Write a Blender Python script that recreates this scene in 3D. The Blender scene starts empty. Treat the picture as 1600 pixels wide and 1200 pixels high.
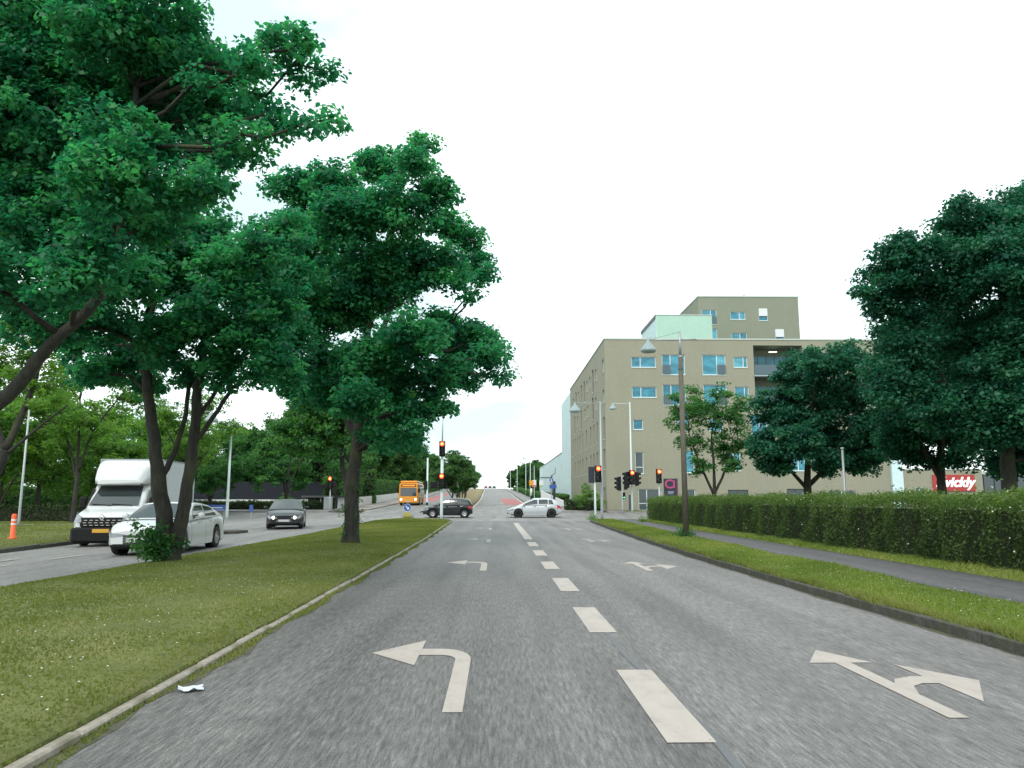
import bpy, math, random
import numpy as np
from mathutils import Vector, Matrix
R = math.radians
random.seed(11); RNG = np.random.default_rng(11)
scene = bpy.context.scene
COL = scene.collection

# ------------------------------------------------------------------ camera
cam_data = bpy.data.cameras.new("camera"); cam = bpy.data.objects.new("camera", cam_data); COL.objects.link(cam)
cam.location = (0, 0, 1.45); cam.rotation_euler = (R(90 + 8.529), 0, R(-1.1458))
cam_data.sensor_width = 36; cam_data.lens = 27; cam_data.clip_start = 0.05; cam_data.clip_end = 5000
scene.camera = cam

# ------------------------------------------------------------------ world and sun
SUN_EL, SUN_ROT = R(48), R(200)
world = bpy.data.worlds.new("World"); scene.world = world; world.use_nodes = True
wn, wl = world.node_tree.nodes, world.node_tree.links
for n in list(wn): wn.remove(n)
wout = wn.new('ShaderNodeOutputWorld'); wbg = wn.new('ShaderNodeBackground'); wbg.inputs[1].default_value = 0.1
sky = wn.new('ShaderNodeTexSky'); sky.sky_type = 'NISHITA'; sky.sun_disc = False
sky.sun_elevation = SUN_EL; sky.sun_rotation = SUN_ROT
tc = wn.new('ShaderNodeTexCoord'); mp = wn.new('ShaderNodeMapping'); mp.inputs['Scale'].default_value = (1, 1, 2.6)
mp.inputs['Location'].default_value = (0.35, 0.1, 0.2)
nz = wn.new('ShaderNodeTexNoise'); nz.inputs['Scale'].default_value = 2.7; nz.inputs['Detail'].default_value = 5; nz.inputs['Roughness'].default_value = .5
cr = wn.new('ShaderNodeValToRGB'); cr.color_ramp.elements[0].position = .37; cr.color_ramp.elements[1].position = .63
cr.color_ramp.elements[0].color = (4.25, 5.5, 5.6, 1); cr.color_ramp.elements[1].color = (8.8, 9.3, 9.3, 1)
mx = wn.new('ShaderNodeMix'); mx.data_type = 'RGBA'; mx.inputs[0].default_value = .93
wl.new(tc.outputs['Generated'], mp.inputs[0]); wl.new(mp.outputs[0], nz.inputs[0]); wl.new(nz.outputs[0], cr.inputs[0])
wl.new(sky.outputs[0], mx.inputs[6]); wl.new(cr.outputs[0], mx.inputs[7]); wl.new(mx.outputs[2], wbg.inputs[0]); wl.new(wbg.outputs[0], wout.inputs[0])
sd = bpy.data.lights.new("sun", 'SUN'); sd.energy = 1.1; sd.angle = R(18); sd.color = (1, .96, .9)
sun = bpy.data.objects.new("sun", sd); COL.objects.link(sun)
_az = SUN_ROT
_dir = Vector((math.sin(_az) * math.cos(SUN_EL), math.cos(_az) * math.cos(SUN_EL), math.sin(SUN_EL)))
sun.rotation_euler = _dir.to_track_quat('Z', 'Y').to_euler()
vs = scene.view_settings; vs.view_transform = 'Standard'; vs.look = 'None'; vs.gamma = 1; vs.exposure = 1.1; vs.use_curve_mapping = False
scene.render.engine = 'CYCLES'
scene.cycles.max_bounces = 6; scene.cycles.transparent_max_bounces = 8

# ------------------------------------------------------------------ materials
MATS = {}
def mat(name, col, rough=.7, metal=0, emis=None, es=0, spec=None, coat=0):
    if name in MATS: return MATS[name]
    m = bpy.data.materials.new(name); m.use_nodes = True
    b = m.node_tree.nodes['Principled BSDF']
    b.inputs['Base Color'].default_value = (*col, 1); b.inputs['Roughness'].default_value = rough; b.inputs['Metallic'].default_value = metal
    if emis: b.inputs['Emission Color'].default_value = (*emis, 1); b.inputs['Emission Strength'].default_value = es
    if spec is not None: b.inputs['Specular IOR Level'].default_value = spec
    if coat: b.inputs['Coat Weight'].default_value = coat; b.inputs['Coat Roughness'].default_value = .03
    MATS[name] = m; return m
class NT:
    def __init__(s, m): s.m = m; s.n = m.node_tree.nodes; s.l = m.node_tree.links; s.b = s.n['Principled BSDF']; s.tc = s.n.new('ShaderNodeTexCoord')
    def coords(s, scale=(1, 1, 1), out='Object'):
        mp = s.n.new('ShaderNodeMapping'); mp.inputs['Scale'].default_value = scale; s.l.new(s.tc.outputs[out], mp.inputs[0]); return mp.outputs[0]
    def noise(s, vec, scale, detail=3, rough=.5, dist=0):
        n = s.n.new('ShaderNodeTexNoise'); n.inputs['Scale'].default_value = scale; n.inputs['Detail'].default_value = detail
        n.inputs['Roughness'].default_value = rough; n.inputs['Distortion'].default_value = dist; s.l.new(vec, n.inputs['Vector']); return n.outputs[0]
    def ramp(s, f, stops):
        r = s.n.new('ShaderNodeValToRGB'); e = r.color_ramp.elements
        e[0].position = stops[0][0]; e[0].color = (*stops[0][1], 1); e[1].position = stops[-1][0]; e[1].color = (*stops[-1][1], 1)
        for p, c in stops[1:-1]:
            k = e.new(p); k.color = (*c, 1)
        s.l.new(f, r.inputs[0]); return r.outputs[0]
    def mix(s, a, b, f, mode='MIX'):
        m = s.n.new('ShaderNodeMix'); m.data_type = 'RGBA'; m.blend_type = mode
        for i, v in ((6, a), (7, b)):
            if isinstance(v, tuple): m.inputs[i].default_value = (*v, 1)
            else: s.l.new(v, m.inputs[i])
        if isinstance(f, (int, float)): m.inputs[0].default_value = f
        else: s.l.new(f, m.inputs[0])
        return m.outputs[2]
    def bump(s, h, strength, dist=.02):
        b = s.n.new('ShaderNodeBump'); b.inputs['Strength'].default_value = strength; b.inputs['Distance'].default_value = dist
        s.l.new(h, b.inputs['Height']); s.l.new(b.outputs[0], s.b.inputs['Normal'])
    def color(s, c): s.l.new(c, s.b.inputs['Base Color'])
def nmat(name, rough=.8):
    m = mat(name, (.5, .5, .5), rough); return NT(m)

def g(v): return (v, v, v)
def asphalt(name, lo, hi, tint=(1.03, .985, .95), lane=False):
    t = nmat(name, .62); v = t.coords()
    big = t.noise(t.coords((1, .25, 1)), .55, 4, .6)
    fine = t.noise(t.coords((1, .10, 1)), 38, 3, .78)
    fine2 = t.noise(t.coords((1, .5, 1)), 120, 2, .6)
    c = t.ramp(fine, [(.28, g(lo * .42)), (.5, g((lo + hi) / 2 * .93)), (.62, g(hi * 1.15)), (.76, g(hi * 1.8))])
    c = t.mix(c, t.ramp(fine2, [(.3, g(.5)), (.7, g(1.5))]), .7, 'MULTIPLY')
    c = t.mix(c, t.ramp(big, [(.3, tuple(x * .82 for x in tint)), (.7, tuple(x * 1.16 for x in tint))]), 1, 'MULTIPLY')
    seam = t.noise(t.coords((.9, .06, 1)), 2.2, 4, .6, .4)
    c = t.mix(c, t.ramp(seam, [(.40, g(.78)), (.47, g(1)), (.62, g(1.12))]), .8, 'MULTIPLY')
    if lane:
        sx = t.n.new('ShaderNodeSeparateXYZ'); t.l.new(t.tc.outputs['Object'], sx.inputs[0]); mr = t.n.new('ShaderNodeMapRange'); t.l.new(sx.outputs[0], mr.inputs[0]); mr.inputs[1].default_value = .4; mr.inputs[2].default_value = 3.2
        c = t.mix(c, t.ramp(mr.outputs[0], [(0, g(1)), (1, (1.26, 1.25, 1.25))]), 1, 'MULTIPLY')
        wv = t.n.new('ShaderNodeTexWave'); wv.inputs['Scale'].default_value = .29; wv.inputs['Distortion'].default_value = 1.2; wv.inputs['Detail'].default_value = 2; wv.inputs['Detail Scale'].default_value = .3; t.l.new(t.coords((1, .02, 1)), wv.inputs[0])
        c = t.mix(c, t.ramp(wv.outputs['Fac'], [(.1, g(.9)), (.8, g(1.08))]), .8, 'MULTIPLY')
    t.color(c); t.bump(fine2, .25, .01); return t.m
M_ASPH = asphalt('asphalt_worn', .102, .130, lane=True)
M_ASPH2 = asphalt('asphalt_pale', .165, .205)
M_PATH = asphalt('asphalt_path', .068, .088, (1.02, .95, 1))
t = nmat('red_asphalt', .85); t.color(t.ramp(t.noise(t.coords(), 8, 4), [(.3, (.30, .10, .10)), (.7, (.42, .17, .16))]))
M_RED = t.m
t = nmat('road_paint', .6); pc = t.mix((.38, .33, .295), t.ramp(t.noise(t.coords((1, .5, 1)), 5, 5, .7), [(.3, (.29, .26, .235)), (.5, (.385, .335, .30)), (.7, (.42, .37, .33))]), .8)
chip = t.ramp(t.noise(t.coords((1, .45, 1)), 16, 6, .8), [(.30, g(1)), (.37, g(0))])
t.color(t.mix(pc, (.14, .13, .125), chip)); M_PAINT = t.m
t = nmat('road_paint_worn', .7)
t.color(t.ramp(t.noise(t.coords((1, .5, 1)), 22, 5, .8), [(.38, (.12, .12, .12)), (.56, (.42, .39, .36))])); M_PAINT2 = t.m
def grassmat(name, a, b, c, sc=1.2):
    t = nmat(name, .9)
    n1 = t.noise(t.coords(), sc, 6, .65); n2 = t.noise(t.coords(), 26, 4, .7); n3 = t.noise(t.coords(), .16, 3, .5)
    k = t.ramp(n1, [(.3, a), (.5, b), (.72, c)])
    k = t.mix(k, t.ramp(n2, [(.3, g(.6)), (.7, g(1.35))]), .8, 'MULTIPLY')
    k = t.mix(k, t.ramp(n3, [(.35, (.86, .92, .85)), (.65, (1.15, 1.06, 1.0))]), .8, 'MULTIPLY')
    t.color(k); t.bump(n2, .5, .05); return t.m
M_GRASS = grassmat('grass_turf', (.092, .105, .026), (.122, .138, .036), (.170, .160, .058))
M_FIELD = grassmat('rough_ground', (.05, .08, .02), (.08, .11, .03), (.12, .13, .05), .4)
M_DRY = grassmat('dry_planting', (.13, .13, .08), (.27, .21, .11), (.10, .13, .05), 1.4)
M_PAVE = asphalt('pavement_grey', .17, .22)
M_PAVEW = asphalt('pavement_pink', .22, .28, (1.1, .95, .85))
t = nmat('kerb_granite', .85); t.color(t.mix(t.ramp(t.noise(t.coords(), 9, 5, .7), [(.3, (.03, .032, .025)), (.6, (.085, .08, .07)), (.8, (.13, .12, .11))]), (.05, .055, .02), t.ramp(t.noise(t.coords(), 2.2, 4), [(.45, g(0)), (.62, g(.7))]))); t.bump(t.noise(t.coords(), 30, 4), .5); M_KERB = t.m
t = nmat('kerb_concrete', .85); t.color(t.mix(t.ramp(t.noise(t.coords(), 11, 5, .7), [(.3, (.21, .185, .15)), (.7, (.36, .325, .28))]), (.09, .085, .035), t.ramp(t.noise(t.coords(), 1.7, 5), [(.5, g(0)), (.66, g(.75))]))); M_KERBL = t.m
t = nmat('soil_gutter', .95); t.color(t.ramp(t.noise(t.coords(), 5, 6, .7), [(.35, (.035, .04, .015)), (.5, (.07, .065, .045)), (.65, (.085, .095, .03))])); M_SOIL = t.m
t = nmat('bark', .95); n = t.noise(t.coords((1, 1, .22)), 14, 5, .7)
t.color(t.mix(t.ramp(n, [(.3, (.014, .014, .012)), (.6, (.040, .037, .030)), (.8, (.075, .068, .052))]), (.07, .085, .03), t.ramp(t.noise(t.coords(), 1.3, 3), [(.52, g(0)), (.68, g(.5))]))); t.bump(n, .9, .04); M_BARK = t.m
def render_wall(name, a, b):
    t = nmat(name, .85); c = t.ramp(t.noise(t.coords(), .35, 5, .6), [(.3, a), (.7, b)])
    c = t.mix(c, t.ramp(t.noise(t.coords((1, 1, 3)), 9, 3, .7), [(.3, g(.93)), (.7, g(1.06))]), 1, 'MULTIPLY')
    c = t.mix(c, t.ramp(t.noise(t.coords((4, 4, .15)), .9, 4, .6), [(.3, g(.975)), (.6, g(1.015))]), 1, 'MULTIPLY')
    br = t.n.new('ShaderNodeTexBrick'); br.inputs['Scale'].default_value = 1; br.inputs['Brick Width'].default_value = .24; br.inputs['Row Height'].default_value = .075
    br.inputs['Mortar Size'].default_value = .012; br.inputs['Color1'].default_value = (1, 1, 1, 1); br.inputs['Color2'].default_value = (.88, .88, .88, 1); br.inputs['Mortar'].default_value = (.78, .78, .78, 1)
    sx = t.n.new('ShaderNodeSeparateXYZ'); cb = t.n.new('ShaderNodeCombineXYZ'); ad = t.n.new('ShaderNodeMath'); ad.operation = 'ADD'
    t.l.new(t.tc.outputs['Object'], sx.inputs[0]); t.l.new(sx.outputs[0], ad.inputs[0]); t.l.new(sx.outputs[1], ad.inputs[1]); t.l.new(ad.outputs[0], cb.inputs[0]); t.l.new(sx.outputs[2], cb.inputs[1]); t.l.new(cb.outputs[0], br.inputs['Vector'])
    c = t.mix(c, br.outputs[0], .8, 'MULTIPLY')
    t.color(c); return t.m
M_BEIGE = render_wall('sand_brick', (.280, .275, .205), (.306, .294, .219))
M_TOWER = render_wall('olive_brick', (.225, .245, .185), (.245, .260, .196))
M_GREENBOX = render_wall('pale_green_cladding', (.40, .60, .49), (.43, .63, .52))
M_WHITEW = render_wall('white_cladding', (.58, .74, .75), (.62, .78, .79))
M_WHITE = mat('white_paint', (.62, .64, .65), .5)
M_COPING = mat('coping', (.45, .5, .46), .6)
M_ROOFING = mat('roof_felt', (.08, .085, .09), .9)
M_FRAME = mat('window_frame_white', (.55, .62, .62), .5)
M_FRAMED = mat('window_frame_dark', (.06, .07, .075), .5)
t = nmat('window_glass_blue', .12); t.b.inputs['Specular IOR Level'].default_value = .5
oi = t.n.new('ShaderNodeObjectInfo'); cc = t.ramp(oi.outputs['Random'], [(0, (.035, .17, .25)), (.5, (.05, .25, .34)), (1, (.10, .34, .42))])
t.color(t.mix(cc, t.ramp(t.noise(t.coords((1, 1, 1.6)), 1.1, 3, .5), [(.4, g(.72)), (.6, g(1.12))]), 1, 'MULTIPLY')); M_GLASS = t.m  # mottling painted into the glass colour for reflections of clouds and trees
M_GLASS2 = mat('window_glass_dark', (.03, .05, .055), .1, 0, spec=.8)
M_GLASSR = mat('rail_glass', (.05, .09, .11), .1, spec=.9)
M_CARGLASS = mat('car_glass', (.02, .028, .03), .04, spec=1)
M_BLACK = mat('black_plastic', (.010, .010, .011), .6, spec=.2)
M_RUBBER = mat('rubber', (.018, .018, .018), .9)
M_RIM = mat('alloy', (.42, .43, .45), .35, .8)
M_STEEL = mat('galvanised_steel', (.34, .37, .38), .5, .4)
M_STEELW = mat('pale_pole_paint', (.5, .58, .58), .5)
t = nmat('weathered_pole', .85); t.color(t.ramp(t.noise(t.coords((1, 1, .12)), 22, 5, .7), [(.3, (.07, .062, .048)), (.6, (.13, .115, .09)), (.8, (.17, .16, .13))])); M_STEELD = t.m
M_CHROME = mat('chrome', (.6, .6, .6), .15, 1)
M_HEAD = mat('headlight_glass', (.22, .24, .27), .1, spec=1)
M_HEADON = mat('headlight_lit', (.9, .85, .7), .2, emis=(1, .86, .6), es=2.6)
M_TAIL = mat('tail_lens', (.35, .02, .02), .2)
M_REDON = mat('signal_red_lit', (.9, .1, .02), .3, emis=(1, .115, .03), es=8)
M_REDRIM = mat('signal_red_rim', (.8, .05, .02), .3, emis=(1, .035, .008), es=3.5)
M_GREENON = mat('signal_green_lit', (.1, .5, .2), .3, emis=(.1, .8, .4), es=1.2)
M_LENSOFF = mat('signal_lens_off', (.02, .02, .02), .4)
M_SIGNB = mat('sign_blue', (.04, .10, .34), .5)
M_SIGNW = mat('sign_white', (.7, .72, .72), .5)
M_ORANGE = mat('bus_orange', (.72, .29, .02), .4, coat=.3)
M_ORANGEP = mat('marker_orange', (.75, .10, .02), .5)
M_AMBER = mat('amber_box', (.8, .33, .02), .5)

# ------------------------------------------------------------------ object helpers
def tag(o, label=None, cat=None, group=None, kind=None):
    if label: o['label'] = label
    if cat: o['category'] = cat
    if group: o['group'] = group
    if kind: o['kind'] = kind
    return o
def thing(name, label, cat, loc=(0, 0, 0), rz=0, group=None):
    o = bpy.data.objects.new(name, None); COL.objects.link(o); o.location = loc; o.rotation_euler = (0, 0, rz); o.empty_display_size = .2
    return tag(o, label, cat, group)
def link(name, me, parent=None):
    o = bpy.data.objects.new(name, me); COL.objects.link(o)
    if parent: o.parent = parent
    return o
def dup(root, loc=None, rz=None, label=None, group=None, sc=None):
    def cp(o, par):
        c = o.copy(); COL.objects.link(c)
        if par: c.parent = par
        for ch in [x for x in KIDS.get(o.name, [])]: cp(ch, c)
        return c
    build_kids()
    r = cp(root, None)
    if loc is not None: r.location = loc
    if rz is not None: r.rotation_euler = (0, 0, rz)
    if sc is not None: r.scale = sc
    if label: r['label'] = label
    if group: r['group'] = group
    return r
KIDS = {}
def build_kids():
    KIDS.clear()
    for o in COL.objects:
        if o.parent: KIDS.setdefault(o.parent.name, []).append(o)
class MB:
    def __init__(s): s.v = []; s.f = []; s.m = []; s.s = []
    def add(s, vs, fs, mi=0, sm=False):
        o = len(s.v); s.v += [tuple(p) for p in vs]
        for f in fs: s.f.append(tuple(i + o for i in f)); s.m.append(mi); s.s.append(sm)
        return s
    def box(s, x0, x1, y0, y1, z0, z1, mi=0):
        v = [(x0, y0, z0), (x1, y0, z0), (x1, y1, z0), (x0, y1, z0), (x0, y0, z1), (x1, y0, z1), (x1, y1, z1), (x0, y1, z1)]
        return s.add(v, [(0, 3, 2, 1), (4, 5, 6, 7), (0, 1, 5, 4), (1, 2, 6, 5), (2, 3, 7, 6), (3, 0, 4, 7)], mi)
    def bbox(s, x0, x1, y0, y1, z0, z1, b=.02, mi=0):
        # box with chamfered top and vertical edges
        def ring(i, z): return [(x0 + i + b, y0 + i, z), (x1 - i - b, y0 + i, z), (x1 - i, y0 + i + b, z), (x1 - i, y1 - i - b, z), (x1 - i - b, y1 - i, z), (x0 + i + b, y1 - i, z), (x0 + i, y1 - i - b, z), (x0 + i, y0 + i + b, z)]
        v = ring(b, z0) + ring(0, z0 + b) + ring(0, z1 - b) + ring(b, z1)
        f = [tuple(range(7, -1, -1)), tuple(range(24, 32))]
        for k in range(3):
            for i in range(8): j = (i + 1) % 8; f.append((k * 8 + i, k * 8 + j, k * 8 + 8 + j, k * 8 + 8 + i))
        return s.add(v, f, mi)
    def tube(s, pts, rad, n=8, mi=0, cap=True, sm=True):
        pts = [Vector(p) for p in pts]; rs = rad if isinstance(rad, (list, tuple)) else [rad] * len(pts)
        vs = []; up = None
        for i, p in enumerate(pts):
            d = (pts[min(i + 1, len(pts) - 1)] - pts[max(i - 1, 0)]).normalized()
            if up is None: up = Vector((1, 0, 0)) if abs(d.x) < .8 else Vector((0, 1, 0))
            a = (up - d * up.dot(d)).normalized(); b = d.cross(a); up = a
            for k in range(n):
                an = 2 * math.pi * k / n; vs.append(p + (a * math.cos(an) + b * math.sin(an)) * rs[i])
        fs = []
        for i in range(len(pts) - 1):
            for k in range(n): j = (k + 1) % n; fs.append((i * n + k, i * n + j, i * n + n + j, i * n + n + k))
        s.add(vs, fs, mi, sm)
        if cap:
            o = len(s.v) - len(vs); s.f.append(tuple(o + k for k in range(n - 1, -1, -1))); s.f.append(tuple(o + (len(pts) - 1) * n + k for k in range(n))); s.m += [mi, mi]; s.s += [False, False]
        return s
    def lathe(s, prof, n=16, c=(0, 0, 0), axis='z', mi=0, sm=True):
        vs = []
        for r, z in prof:
            for k in range(n):
                a = 2 * math.pi * k / n; x, y = r * math.cos(a), r * math.sin(a)
                p = (x, y, z) if axis == 'z' else ((z, x, y) if axis == 'x' else (y, z, x))
                vs.append((p[0] + c[0], p[1] + c[1], p[2] + c[2]))
        fs = []
        for i in range(len(prof) - 1):
            for k in range(n): j = (k + 1) % n; fs.append((i * n + k, i * n + j, i * n + n + j, i * n + n + k))
        return s.add(vs, fs, mi, sm)
    def prism(s, pts, z0, z1, mi=0):
        n = len(pts); v = [(x, y, z0) for x, y in pts] + [(x, y, z1) for x, y in pts]
        f = [tuple(range(n - 1, -1, -1)), tuple(range(n, 2 * n))] + [(i, (i + 1) % n, n + (i + 1) % n, n + i) for i in range(n)]
        return s.add(v, f, mi)
    def mesh(s, name, mats):
        me = bpy.data.meshes.new(name); me.from_pydata(s.v, [], s.f)
        for m in (mats if isinstance(mats, (list, tuple)) else [mats]): me.materials.append(m)
        me.polygons.foreach_set('material_index', s.m); me.polygons.foreach_set('use_smooth', s.s); me.update(); return me
    def build(s, name, mats, parent=None): return link(name, s.mesh(name, mats), parent)
def struct(name, mb, m, label=None):
    o = mb.build(name, m); o['kind'] = 'structure'
    return o

# ------------------------------------------------------------------ terrain profile
_zy = [-60, 60, 75, 90, 100, 130, 180, 250, 330, 400, 440, 500, 600, 900, 3500]
_zz = [0, 0, .3, .48, .62, 1.05, 1.9, 3.6, 5.45, 6.75, 7.2, 7.3, 6, 0, -60]
def gz(y): return float(np.interp(y, _zy, _zz))
def gzs(y): return (gz(y - 6) + gz(y) * 2 + gz(y + 6)) / 4 if y > 66 else gz(y)
def xo(y):
    if y < 110: return 0
    if y < 400: return -((y - 110) ** 2) / 84100 * 4
    return -4 - (y - 400) * .0276
def sheet(name, xl, xr, ys, zo, m, nx=1, zf=gz, thick=0):
    mb = MB(); vs = []; fs = []
    fl = xl if callable(xl) else (lambda y: xl); fr = xr if callable(xr) else (lambda y: xr)
    for y in ys:
        for i in range(nx + 1):
            x = fl(y) + (fr(y) - fl(y)) * i / nx; vs.append((x, y, zf(y) + (zo(x, y) if callable(zo) else zo)))
    n = nx + 1
    for j in range(len(ys) - 1):
        for i in range(nx): a = j * n + i; fs.append((a, a + 1, a + n + 1, a + n))
    mb.add(vs, fs, 0, True)
    if thick:
        o = len(vs); vb = [(x, y, z - thick) for x, y, z in vs]; per = [j * n for j in range(len(ys))]
        L = [j * n for j in range(len(ys))]; Rr = [j * n + nx for j in range(len(ys))]; B = list(range(n)); T = [(len(ys) - 1) * n + i for i in range(n)]
        mb.v += vb
        for seq, fl_ in ((L, 0), (Rr, 1), (B, 1), (T, 0)):
            for a, b in zip(seq, seq[1:]):
                q = (a, b, b + o, a + o) if fl_ == 0 else (b, a, a + o, b + o)
                mb.f.append(q); mb.m.append(0); mb.s.append(False)
    o = mb.build(name, m); return o
def fr(a, b, st): 
    n = max(1, int(round((b - a) / st))); return [a + (b - a) * i / n for i in range(n + 1)]
# ------------------------------------------------------------------ ground, roads, verges
def near_low(x, y): # the land left of the cross street lies a little lower
    s = min(1, max(0, (-x - 24) / 10)) * min(1, max(0, (y - 66) / 12)) * min(1, max(0, (400 - y) / 100)); return -.22 - .8 * s
xs = [-1800, -600, -250, -120, -70, -45, -34, -28, -24, -20, 0, 20, 60, 150, 400, 1800]
ys = [-60, 0, 40, 60, 66, 72, 78, 84, 90, 100, 115, 130, 155, 180, 215, 250, 290, 330, 365, 400, 440, 500, 600, 900, 1600, 3500]
mb = MB(); mb.add([(x, y, gz(y) + near_low(x, y)) for y in ys for x in xs], [(j * len(xs) + i, j * len(xs) + i + 1, (j + 1) * len(xs) + i + 1, (j + 1) * len(xs) + i) for j in range(len(ys) - 1) for i in range(len(xs) - 1)], 0, True)
struct('ground', mb, M_FIELD)
def kr(y): return float(np.interp(y, [-10, 8, 12, 20, 28, 38, 50, 53.5], [5.0, 4.92, 4.86, 4.9, 5.12, 5.5, 6.02, 6.5]))
def kl(y): return float(np.interp(y, [-10, 20, 30, 40, 55], [-2.52, -2.52, -2.58, -2.75, -2.98]))
def ml(y): return float(np.interp(y, [-10, 13, 23, 32, 46, 55], [-7.9, -7.84, -7.6, -7.6, -7.86, -8.1]))
def vl(y): return float(np.interp(y, [-10, 22, 28, 33, 37, 50, 55], [-13.9, -14.15, -14.6, -14.6, -17.5, -19, -21]))
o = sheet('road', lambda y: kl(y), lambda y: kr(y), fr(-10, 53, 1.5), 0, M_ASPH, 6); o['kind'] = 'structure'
camb = lambda x, y: -.09 * min(1, max(0, (ml(y) - x) / 6)) * min(1, max(0, (50 - y) / 12))
o = sheet('opposite_carriageway', lambda y: vl(y), lambda y: ml(y), fr(-10, 53, 1.5), camb, M_ASPH2, 8); o['kind'] = 'structure'
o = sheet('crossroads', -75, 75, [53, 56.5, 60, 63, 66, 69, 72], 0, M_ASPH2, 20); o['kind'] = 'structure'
yf = fr(72, 160, 4) + fr(160, 520, 10)[1:]
fl1 = lambda y: xo(y) + float(np.interp(y, [72, 110, 225, 400], [-2.9, -3.0, -3.55, -2.6]))
fr1 = lambda y: xo(y) + float(np.interp(y, [72, 110, 225, 400], [4.3, 4.2, 5.0, 5.4]))
fm = lambda y: xo(y) + float(np.interp(y, [72, 130, 225, 400], [-7.2, -7.9, -10.0, -8.6]))
fe = lambda y: float(np.interp(y, [72, 110, 160, 230, 400, 520], [-12.4, -13.9, -15.6, -17.4, -20, -23]))
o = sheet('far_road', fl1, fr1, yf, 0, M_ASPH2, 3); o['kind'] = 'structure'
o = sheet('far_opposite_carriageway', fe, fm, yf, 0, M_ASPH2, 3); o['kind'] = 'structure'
o = sheet('far_pavement_right', lambda y: fr1(y) + .12, lambda y: fr1(y) + np.interp(y, [72, 100, 200], [5.6, 3.4, 3]), yf, .1, M_PAVE, 2, thick=.2); o['kind'] = 'structure'
o = sheet('far_pavement_left', lambda y: fe(y) - 3.9, lambda y: fe(y) - .1, fr(78, 160, 4) + fr(160, 400, 10)[1:], .1, M_PAVEW, 2, thick=.2); o['kind'] = 'structure'
o = sheet('far_corner_pavement', 10.2, 70, [70.3, 72, 74.9], .1, M_PAVE, 6, thick=.2); o['kind'] = 'structure'
o = sheet('far_corner_pavement_left', -70, -15.6, [72.2, 75, 77.6], .1, M_PAVE, 6, thick=.2); o['kind'] = 'structure'
# median island with trees: domed turf
def medz(x, y):
    a, b = ml(y), kl(y) - .13; u = (x - a) / (b - a); u = min(1, max(0, u)); return .07 + .13 * (math.sin(math.pi * u) ** .6) * min(1, max(.0, (54.4 - y) / 3)) + .012 * math.sin(x * 1.7 + y * .6) * math.sin(math.pi * u)
def ml2(y): return ml(y) + .12 + (max(0, y - 50) ** 2) * .12
def kl2(y): return kl(y) - .09 - (max(0, y - 51) ** 2) * .12
med = sheet('median_lawn', ml2, kl2, fr(-8, 54.4, .8), medz, M_GRASS, 12, thick=.25); med['kind'] = 'structure'
def verz(x, y): return .115 + .02 * math.sin(y * .9) * math.sin(x * 2.1)
pe0 = lambda y: float(np.interp(y, [-10, 10, 20, 28, 45, 53.2], [6.72, 6.76, 6.98, 7.15, 7.62, 7.9]))
pe1 = lambda y: float(np.interp(y, [-10, 12, 34, 53.2], [8.55, 8.66, 8.72, 9.4]))
kr2 = lambda y: kr(y) + .16 + max(0, y - 52) * .35
o = sheet('verge_grass', kr2, lambda y: pe0(y), fr(-8, 53.2, .8), verz, M_GRASS, 5, thick=.25); o['kind'] = 'structure'
o = sheet('footpath', lambda y: pe0(y) + .002, pe1, fr(-8, 53.2, 1.5), .1, M_PATH, 3, thick=.2); o['kind'] = 'structure'
o = sheet('hedge_verge', lambda y: pe1(y) + .002, 12.5, fr(-8, 51.5, 1.5), lambda x, y: .11 + .04 * min(1, max(0, x - 9.2)), M_GRASS, 6, thick=.25); o['kind'] = 'structure'
o = sheet('lot_lawn', 12.51, 60, fr(-8, 51.5, 5), .1, M_FIELD, 4, thick=.2); o['kind'] = 'structure'
o = sheet('left_verge', -70, lambda y: vl(y) - .16, fr(-8, 52, 1.5), .04, M_GRASS, 10, thick=.3); o['kind'] = 'structure'
o = sheet('left_path', -60, lambda y: vl(y) - .8, [43.2, 44.7], .052, M_PAVE, 4); o['kind'] = 'structure'
o = sheet('far_median', lambda y: fm(y) + .1, lambda y: fl1(y) - .1, fr(76, 160, 4) + fr(160, 420, 10)[1:], .1, M_DRY, 3, thick=.2); o['kind'] = 'structure'
o = sheet('far_corner_grass', 12, 17, [71, 74.3], .118, M_GRASS, 2, thick=.05); o['kind'] = 'structure'
# gutter of soil and weeds
o = sheet('gutter_soil', lambda y: kl(y) - .14, lambda y: kl(y) + .1 + .05 * math.sin(y * 1.9) + .04 * math.sin(y * 5.1), fr(1, 50, .3), .003, M_SOIL, 1); o['kind'] = 'structure'
o = sheet('gutter_soil', lambda y: kr(y) - .05 - .035 * math.sin(y * 2.3) - .02 * math.sin(y * 6.1), lambda y: kr(y) + .02, fr(1, 50, .3), .003, M_SOIL, 1); o['kind'] = 'structure'
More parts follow.
